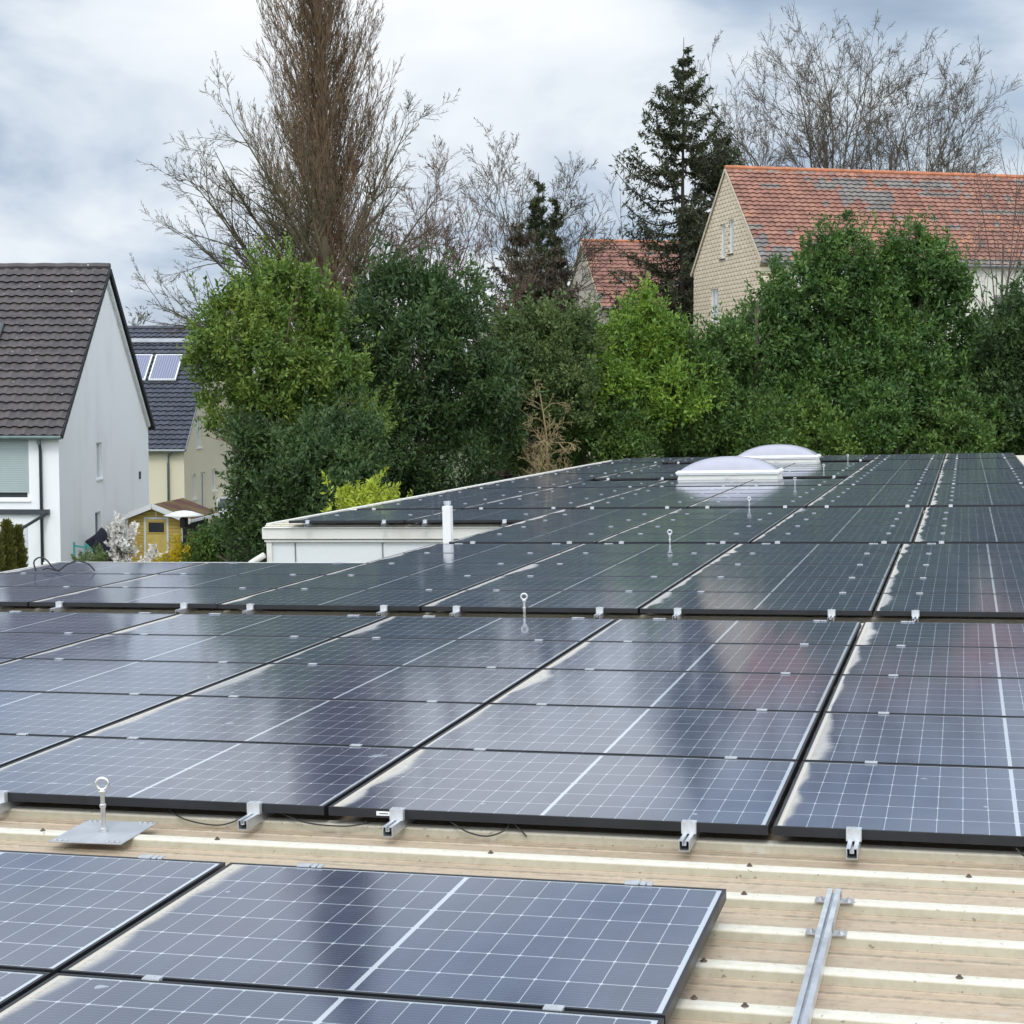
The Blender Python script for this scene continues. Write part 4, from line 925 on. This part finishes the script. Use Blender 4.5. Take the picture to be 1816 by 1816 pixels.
evergreen('yellow flowering bush beside the patio heater', 'yellow_flowering_bush', 49.8, [(315,992,18),(330,980,14),(295,996,12)], m_leaf('petal_yellow', (.30,.22,.01), (.55,.40,.01), c=(.2,.25,.03)), 60, 45, .14, L_=.07, Wd=.035)
# thujas
def thuja(px, top, w, Yd, label):
    x, z = at(px, top, Yd); n = 9000; h = RN.uniform(0,1,n)**.8; r_ = (w*Yd/2970/2)*(1-h**2.2)**.8*(1+.12*np.sin(h*40)); a = RN.uniform(0,2*np.pi,n); rr = r_*RN.uniform(.75,1.06,n)
    p = np.stack([x+rr*np.cos(a), Yd+rr*np.sin(a), h*z],1); o_ = np.stack([np.cos(a)*.5, np.sin(a)*.5, np.full(n,1.6)],1)
    cv = leaves(p, o_, .13, .05, .35); tk = tubes(*grow(np.array([[x,Yd,0.]]), np.array([[0,0,1.]]), np.array([z*.95]), np.array([.06]), 8, .01, .1), 6)
    tree_obj('thuja', label, 'conifer', 'thujas at the left edge', (x,Yd,0), tk, cv, B_dark, G_thuja)
G_thuja = m_leaf('leaf_thuja', (.04,.045,.012), (.095,.10,.02), c=(.15,.14,.03))
thuja(12, 932, 42, 36.0, 'taller narrow thuja cut by the left picture edge'); thuja(32, 942, 36, 36.4, 'shorter thuja right of the taller one by the white house'); thuja(-8, 950, 40, 35.6, 'thuja at the very left border of the picture')

# ------------------------------------------------------------------ bare trees
def bare_tree(name, label, px, top_py, Yd, limbs, seed, mt, k=(7,6,6), tw_r=.011, spread=1.0, trunk_top=None, r0=.22, ang=38, trop=.06, ratio=(.55,.5,.45), lf=1.0):
    """limbs: list of (tip_px, tip_py, start fraction of trunk height)"""
    global RN
    RN = np.random.RandomState(seed)
    bx, zt = at(px, top_py, Yd); ttz = at(px, trunk_top, Yd)[1] if trunk_top else zt*.7
    p, r_ = grow(np.array([[bx,Yd,0.]]), np.array([[0,0,1.]]), np.array([ttz]), np.array([r0]), 14, .02, .08, .35)
    P = [tubes(p, r_, 8)]; st = []; dr = []; ln = []; rad = []
    for tx, ty, fr_ in limbs:
        x, z = at(tx, ty, Yd); i = int(fr_*13); s_ = p[0,i]; tgt = np.array([x, Yd+RN.uniform(-2,2), z]); d = tgt-s_; l = np.linalg.norm(d)
        st.append(s_); dr.append(d/l - np.array([0,0,trop*1.5])); ln.append(l*lf); rad.append(r_[0,i]*.62)
    st = np.array(st); ln = np.array(ln); q, rq = grow(st, np.array(dr), ln, np.array(rad), 10, .06, trop*.4, .10); P.append(tubes(q, rq, 6))
    a, ra, la = kids(q, rq, ln, k[0], .18, .98, ang, ratio[0], .55, 7, .07, trop*.7, .25); P.append(tubes(a, ra, 4))
    b, rb, lb = kids(a, ra, la, k[1], .15, 1, ang, ratio[1], .6, 5, .08, trop*.7, .4); rb = np.maximum(rb, tw_r); P.append(tubes(b, rb, 3))
    c, rc, lc = kids(b, rb, lb, k[2], .1, 1, ang*1.05, ratio[2], .7, 4, .10, trop*.5, .5); rc = np.maximum(np.minimum(rc,.03), tw_r*.8); P.append(tubes(c, rc, 3))
    trunk = joined(P[:3]); tw = joined(P[3:])
    return tree_obj(name, label, 'tree', 'bare trees behind the houses', (bx,Yd,0), trunk, None, mt, None, twigs=tw)
# Lombardy poplar
RN = np.random.RandomState(5)
Yp = 84.0; bx, zt = at(572, -330, Yp)
p, r_ = grow(np.array([[bx,Yp,0.]]), np.array([[0,0,1.]]), np.array([zt]), np.array([.36]), 22, .006, .05, .08)
P = [tubes(p, r_, 10)]
K = 360; t = np.sort(RN.uniform(.10,.97,K)); i = np.clip((t*21).astype(int),0,20); s_ = p[0,i]*(1-(t*21-i))[:,None]+p[0,i+1]*(t*21-i)[:,None]
az = RN.uniform(0,2*np.pi,K); out_ = np.stack([np.cos(az),np.sin(az),np.zeros(K)],1); el = RN.uniform(.2,.98,K)[:,None]
q, rq = grow(s_, out_*el+np.array([0,0,1.]), RN.uniform(.8,1.15,K)*np.interp(t,[.1,.3,.5,.75,1],[6,8.6,7.2,4.8,1.5]), np.interp(t,[.1,1],[.05,.02]), 9, .035, .10, .15); ln = np.interp(t,[.1,.3,.5,.75,1],[6,8.6,7.2,4.8,1.5])
P.append(tubes(q, rq, 5))
a, ra, la = kids(q, rq, ln, 13, .05, .97, 26, .32, .5, 6, .06, .12, .3); ra = np.maximum(ra,.010); P.append(tubes(a, ra, 3))
b, rb, lb = kids(a, ra, la, 10, .08, 1, 32, .42, .6, 4, .08, .10, .6); rb = np.maximum(rb,.009)
tree_obj('lombardy_poplar', 'tall columnar leafless poplar with dense upright brown twigs, cut by the top', 'tree', None, (bx,Yp,0), joined(P), None, B_brown, None, twigs=tubes(b, rb, 3))

bare_tree('bare_tree', 'wide leafless tree spreading low limbs left in front of the poplar', 590, 300, 70.0,
    [(290,345,.62),(268,468,.50),(300,400,.56),(330,300,.66),(365,260,.7),(405,215,.8),(430,150,.85),(500,260,.95),(745,205,.85),(700,330,.75),(810,330,.7),(350,540,.5),(420,400,.7),(480,330,.8)], 21, B_lich, (13,10,7), .008, trunk_top=420, r0=.34, trop=.035, ratio=(.5,.45,.42), lf=.95)
bare_tree('bare_tree', 'brownish leafless tree with tangled twigs right of the poplar', 740, 330, 66.0,
    [(660,330,.6),(720,300,.7),(790,290,.8),(860,320,.8),(890,400,.7),(640,430,.55),(840,450,.6),(760,380,.7),(900,480,.6)], 22, m_bark('bark_reddish', (.09,.06,.045), (.15,.10,.07)), (12,10,7), .008, trunk_top=520, r0=.18, ratio=(.5,.5,.45))
bare_tree('bare_tree', 'pale leafless tree behind the two slim dark spruces', 930, 300, 92.0,
    [(870,290,.7),(900,300,.8),(960,285,.85),(1010,300,.8),(1040,350,.7),(840,380,.6),(1035,420,.6),(975,340,.8)], 23, B_grey, (11,8,7), .011, trunk_top=470, r0=.22)
bare_tree('bare_tree', 'small pale leafless tree above the distant red roof', 1095, 330, 120.0,
    [(1060,345,.7),(1100,325,.8),(1130,350,.8),(1045,420,.6),(1150,400,.6)], 24, B_grey, (7,6,5), .014, trunk_top=450, r0=.2)
bare_tree('bare_tree', 'largest leafless tree with forked limbs behind the orange roof ridge', 1475, 70, 96.0,
    [(1370,110,.55),(1410,90,.6),(1465,62,.75),(1505,90,.7),(1540,130,.6),(1330,230,.45),(1420,180,.65),(1480,150,.8)], 25, B_grey, (12,9,7), .011, trunk_top=250, r0=.28, trop=.06)
bare_tree('bare_tree', 'leafless tree with dense twigs behind the middle of the orange roof', 1555, 100, 98.0,
    [(1510,90,.6),(1560,85,.75),(1600,110,.7),(1640,150,.6),(1500,190,.5),(1600,200,.7),(1665,210,.5)], 26, B_grey, (12,9,7), .011, trunk_top=270, r0=.24, trop=.06)
bare_tree('bare_tree', 'rounded leafless tree behind the right part of the orange roof', 1650, 170, 100.0,
    [(1610,170,.6),(1650,160,.7),(1700,190,.7),(1735,230,.6),(1745,280,.5),(1600,230,.6),(1690,250,.7)], 27, B_grey, (12,9,7), .011, trunk_top=290, r0=.22, trop=.08)
bare_tree('bare_tree', 'low leafless tree between the big spruce and the orange roof', 1345, 190, 93.0,
    [(1305,205,.6),(1340,190,.7),(1390,220,.6),(1310,260,.55),(1375,260,.7)], 28, B_grey, (11,8,7), .011, trunk_top=300, r0=.18)
bare_tree('bare_tree', 'thin leafless tree crossing the orange roof at the right edge', 1800, 200, 60.0,
    [(1775,215,.6),(1810,225,.8),(1740,330,.55),(1700,470,.45),(1760,280,.7),(1690,540,.4),(1830,260,.7)], 29, m_bark('bark_mauve', (.10,.075,.065), (.16,.12,.10)), (7,5,4), .007, trunk_top=430, r0=.09, trop=.05)
bare_tree('bare_tree', 'far leafless treetop above the cream house ridge', 245, 555, 150.0,
    [(225,560,.8),(245,553,.9),(270,565,.8)], 30, B_grey, (8,6,5), .02, trunk_top=600, r0=.2)
# tangled dead shrub, golden with lichen
RN = np.random.RandomState(31)
x, z = at(985, 830, 46.3)
st = np.array([[x,46.3,0.]]); p, r_ = grow(np.repeat(st,3,0), np.array([[0,0,1.],[.12,0,1],[-.08,.1,1]]), np.array([at(985,690,46.3)[1], 4.2, 5.2]), np.array([.04]*3), 12, .05, .08, .5)
q, rq, l = kids(p, r_, np.array([2.3]*3), 22, .50, 1, 60, .6, .5, 7, .22, -.05, .3, fall=.2); a, ra, la = kids(q, rq, l, 6, .15, 1, 45, .5, .7, 5, .25, -.05, .5); ra = np.maximum(ra,.008)
b, rb, lb = kids(a, ra, la, 4, .2, 1, 45, .6, .8, 4, .25, 0, .6); rb = np.maximum(rb, .006)
tree_obj('dead_shrub', 'tangled dead shrub with golden bare branches in front of the green belt', 'shrub', None, (x,46.3,0), joined([tubes(p,r_,6),tubes(q,rq,4)]), None, m_bark('bark_straw', (.24,.18,.09), (.36,.28,.15)), None, twigs=joined([tubes(a,ra,3),tubes(b,rb,3)]))

# magnolia in blossom
RN = np.random.RandomState(33)
x, z = at(213, 925, 49.6)
p, r_ = grow(np.array([[x,49.6,0.]]*6), np.array([[.12,0,1.],[-.10,.1,1],[.0,-.2,1],[.55,.1,.9],[.9,.0,.9],[.3,.1,1]]), np.array([2.5,2.2,2.6,2.1,2.1,2.3]), np.array([.05]*6), 7, .06, .02)
q, rq, l = kids(p, r_, np.array([2.1]*6), 12, .35, 1, 42, .34, .6, 5, .1, .05); a, ra, la = kids(q, rq, l, 5, .2, 1, 40, .5, .6, 3, .1, .05); ra = np.maximum(ra,.006)
tips_ = np.concatenate([a[:,-1], a[:,1], q[:,-1]]); tips_ = tips_[RN.rand(len(tips_))<.5]; tips_ = np.repeat(tips_, 6, 0)+RN.normal(size=(len(tips_)*6,3))*.055
cv = leaves(tips_, np.tile([0,0,1.],(len(tips_),1)), .11, .08, .8)
tree_obj('magnolia_bush', 'magnolia bush covered with white blossom in front of the yellow shed', 'bush', None, (x,49.6,0), joined([tubes(p,r_,5),tubes(q,rq,4),tubes(a,ra,3)]), cv, B_grey, m_leaf('petal_white', (.74,.69,.64), (.88,.86,.82), spec=.3))

# ------------------------------------------------------------------ conifers
def conifer(name, label, px, top, Yd, wpx, mat, seed, sparse=.0, zbot=None, nw=46, droop=.25, needle=.20, per=10, wood=B_dark, r0=.25, subs=13, wide=.3):
    global RN
    RN = np.random.RandomState(seed); x, zt = at(px, top, Yd); Rm = wpx*Yd/2970/2
    p, r_ = grow(np.array([[x,Yd,0.]]), np.array([[0,0,1.]]), np.array([zt]), np.array([r0]), 16, .004, .05, .05); P = [tubes(p,r_,8)]
    K = nw*5; t = 1-RN.uniform(.015,.86,K)**1.0*1.0; t = 1-(.004+.866*RN.uniform(0,1,K)**.72); tier = .62 if wpx > 140 else .30; t = np.round(t*zt/tier)*tier/zt+RN.normal(size=K)*.0016; t = np.clip(t,.12,.994); x_ = t*15; i = np.clip(x_.astype(int),0,14); s_ = p[0,i]*(1-(x_-i))[:,None]+p[0,i+1]*(x_-i)[:,None]
    az = RN.uniform(0,2*np.pi,K); ln = Rm*np.minimum(1,(1-t)/wide)**1.0*RN.uniform(.45,1.2,K)+.12
    d = np.stack([np.cos(az),np.sin(az),np.interp(t,[.2,1],[-.15,.55])],1)
    q, rq = grow(s_, d, ln, .012*ln+.008, 8, .035, .0, .3)
    sag = np.linspace(0,1,8)[None,:]; q[:,:,2] += (-droop*4*sag*(1-sag)*.6 + .10*sag**3)*ln[:,None]*.6; P.append(tubes(q,rq,4))
    a, ra, la = kids(q, rq, ln, subs, .15, 1, 50, .33, .6, 4, .06, -.16, .5, fall=.55); ra = np.maximum(ra,.006); tw = tubes(a,ra,3)
    B = len(a); tt = RN.uniform(0,3,(B,per)); ii = np.clip(tt.astype(int),0,2); bi = np.arange(B)[:,None]; fr_ = (tt-ii)[...,None]; pt = a[bi,ii]*(1-fr_)+a[bi,ii+1]*fr_
    B2 = len(q); tt = RN.uniform(.6,7,(B2,40)); ii = np.clip(tt.astype(int),0,6); bi2 = np.arange(B2)[:,None]; fr2 = (tt-ii)[...,None]; pt2 = q[bi2,ii]*(1-fr2)+q[bi2,ii+1]*fr2
    pts = np.concatenate([pt.reshape(-1,3), pt2.reshape(-1,3)]); hfr = (pts[:,2])/zt; keep = RN.rand(len(pts)) > sparse+.45*np.clip((hfr-.72)/.28,0,1)
    o_ = np.zeros_like(pts); o_[:,2] = -1.1
    cv = leaves(pts[keep], o_[keep], needle, needle*.30, .6)
    tree_obj(name, label, 'conifer', 'conifers behind the hall', (x,Yd,0), joined(P), cv, wood, mat, twigs=tw)
G_spruce = m_leaf('needles_dark', (.022,.030,.014), (.050,.062,.026), c=(.085,.095,.035))
G_larch = m_leaf('needles_brown', (.045,.035,.024), (.085,.068,.045), c=(.075,.085,.035))
conifer('spruce_tree', 'tallest dark spruce with drooping branches left of the shingled gable', 1215, 66, 88.0, 240, G_spruce, 41, .1, nw=50, droop=.45, needle=.24, per=10, subs=16, wide=.32)
conifer('spruce_tree', 'dark spruce close behind the gable apex of the shingled house', 1270, 225, 91.0, 150, G_spruce, 42, nw=46, droop=.3, needle=.26, per=12, wide=.2)
conifer('spruce_tree', 'slim dark spruce, the taller of the two in the middle', 960, 305, 88.0, 110, G_spruce, 43, wide=.4, nw=44, needle=.20, per=9, droop=.2)
conifer('spruce_tree', 'slim dark spruce, the shorter of the two in the middle', 984, 345, 86.0, 105, G_spruce, 44, wide=.4, nw=40, needle=.20, per=9, droop=.2)
conifer('larch_tree', 'brown bushy conifer at the foot of the two slim spruces', 925, 385, 80.0, 175, G_larch, 45, nw=44, needle=.22, per=9, droop=.3, wood=B_lich)
conifer('larch_tree', 'brownish lower conifer in front of the distant red roof left edge', 985, 440, 78.0, 150, G_larch, 46, nw=40, needle=.22, per=9, droop=.3, wood=B_lich)

# a far wooded strip closes the horizon between the trunks
RN = np.random.RandomState(51)
lob = [(x_, 190+RN.uniform(-6,6), 3, RN.uniform(5,8), 4, RN.uniform(4,6.5)) for x_ in range(-75, 95, 7)]
cv = crown(lob, 2600, 40, 1.3, .75, .4)
o = link('distant_wood', npmesh('distant_wood', cv[0], cv[1], G_olive)); tag(o, 'distant band of trees closing the horizon', 'wood', kind='stuff')
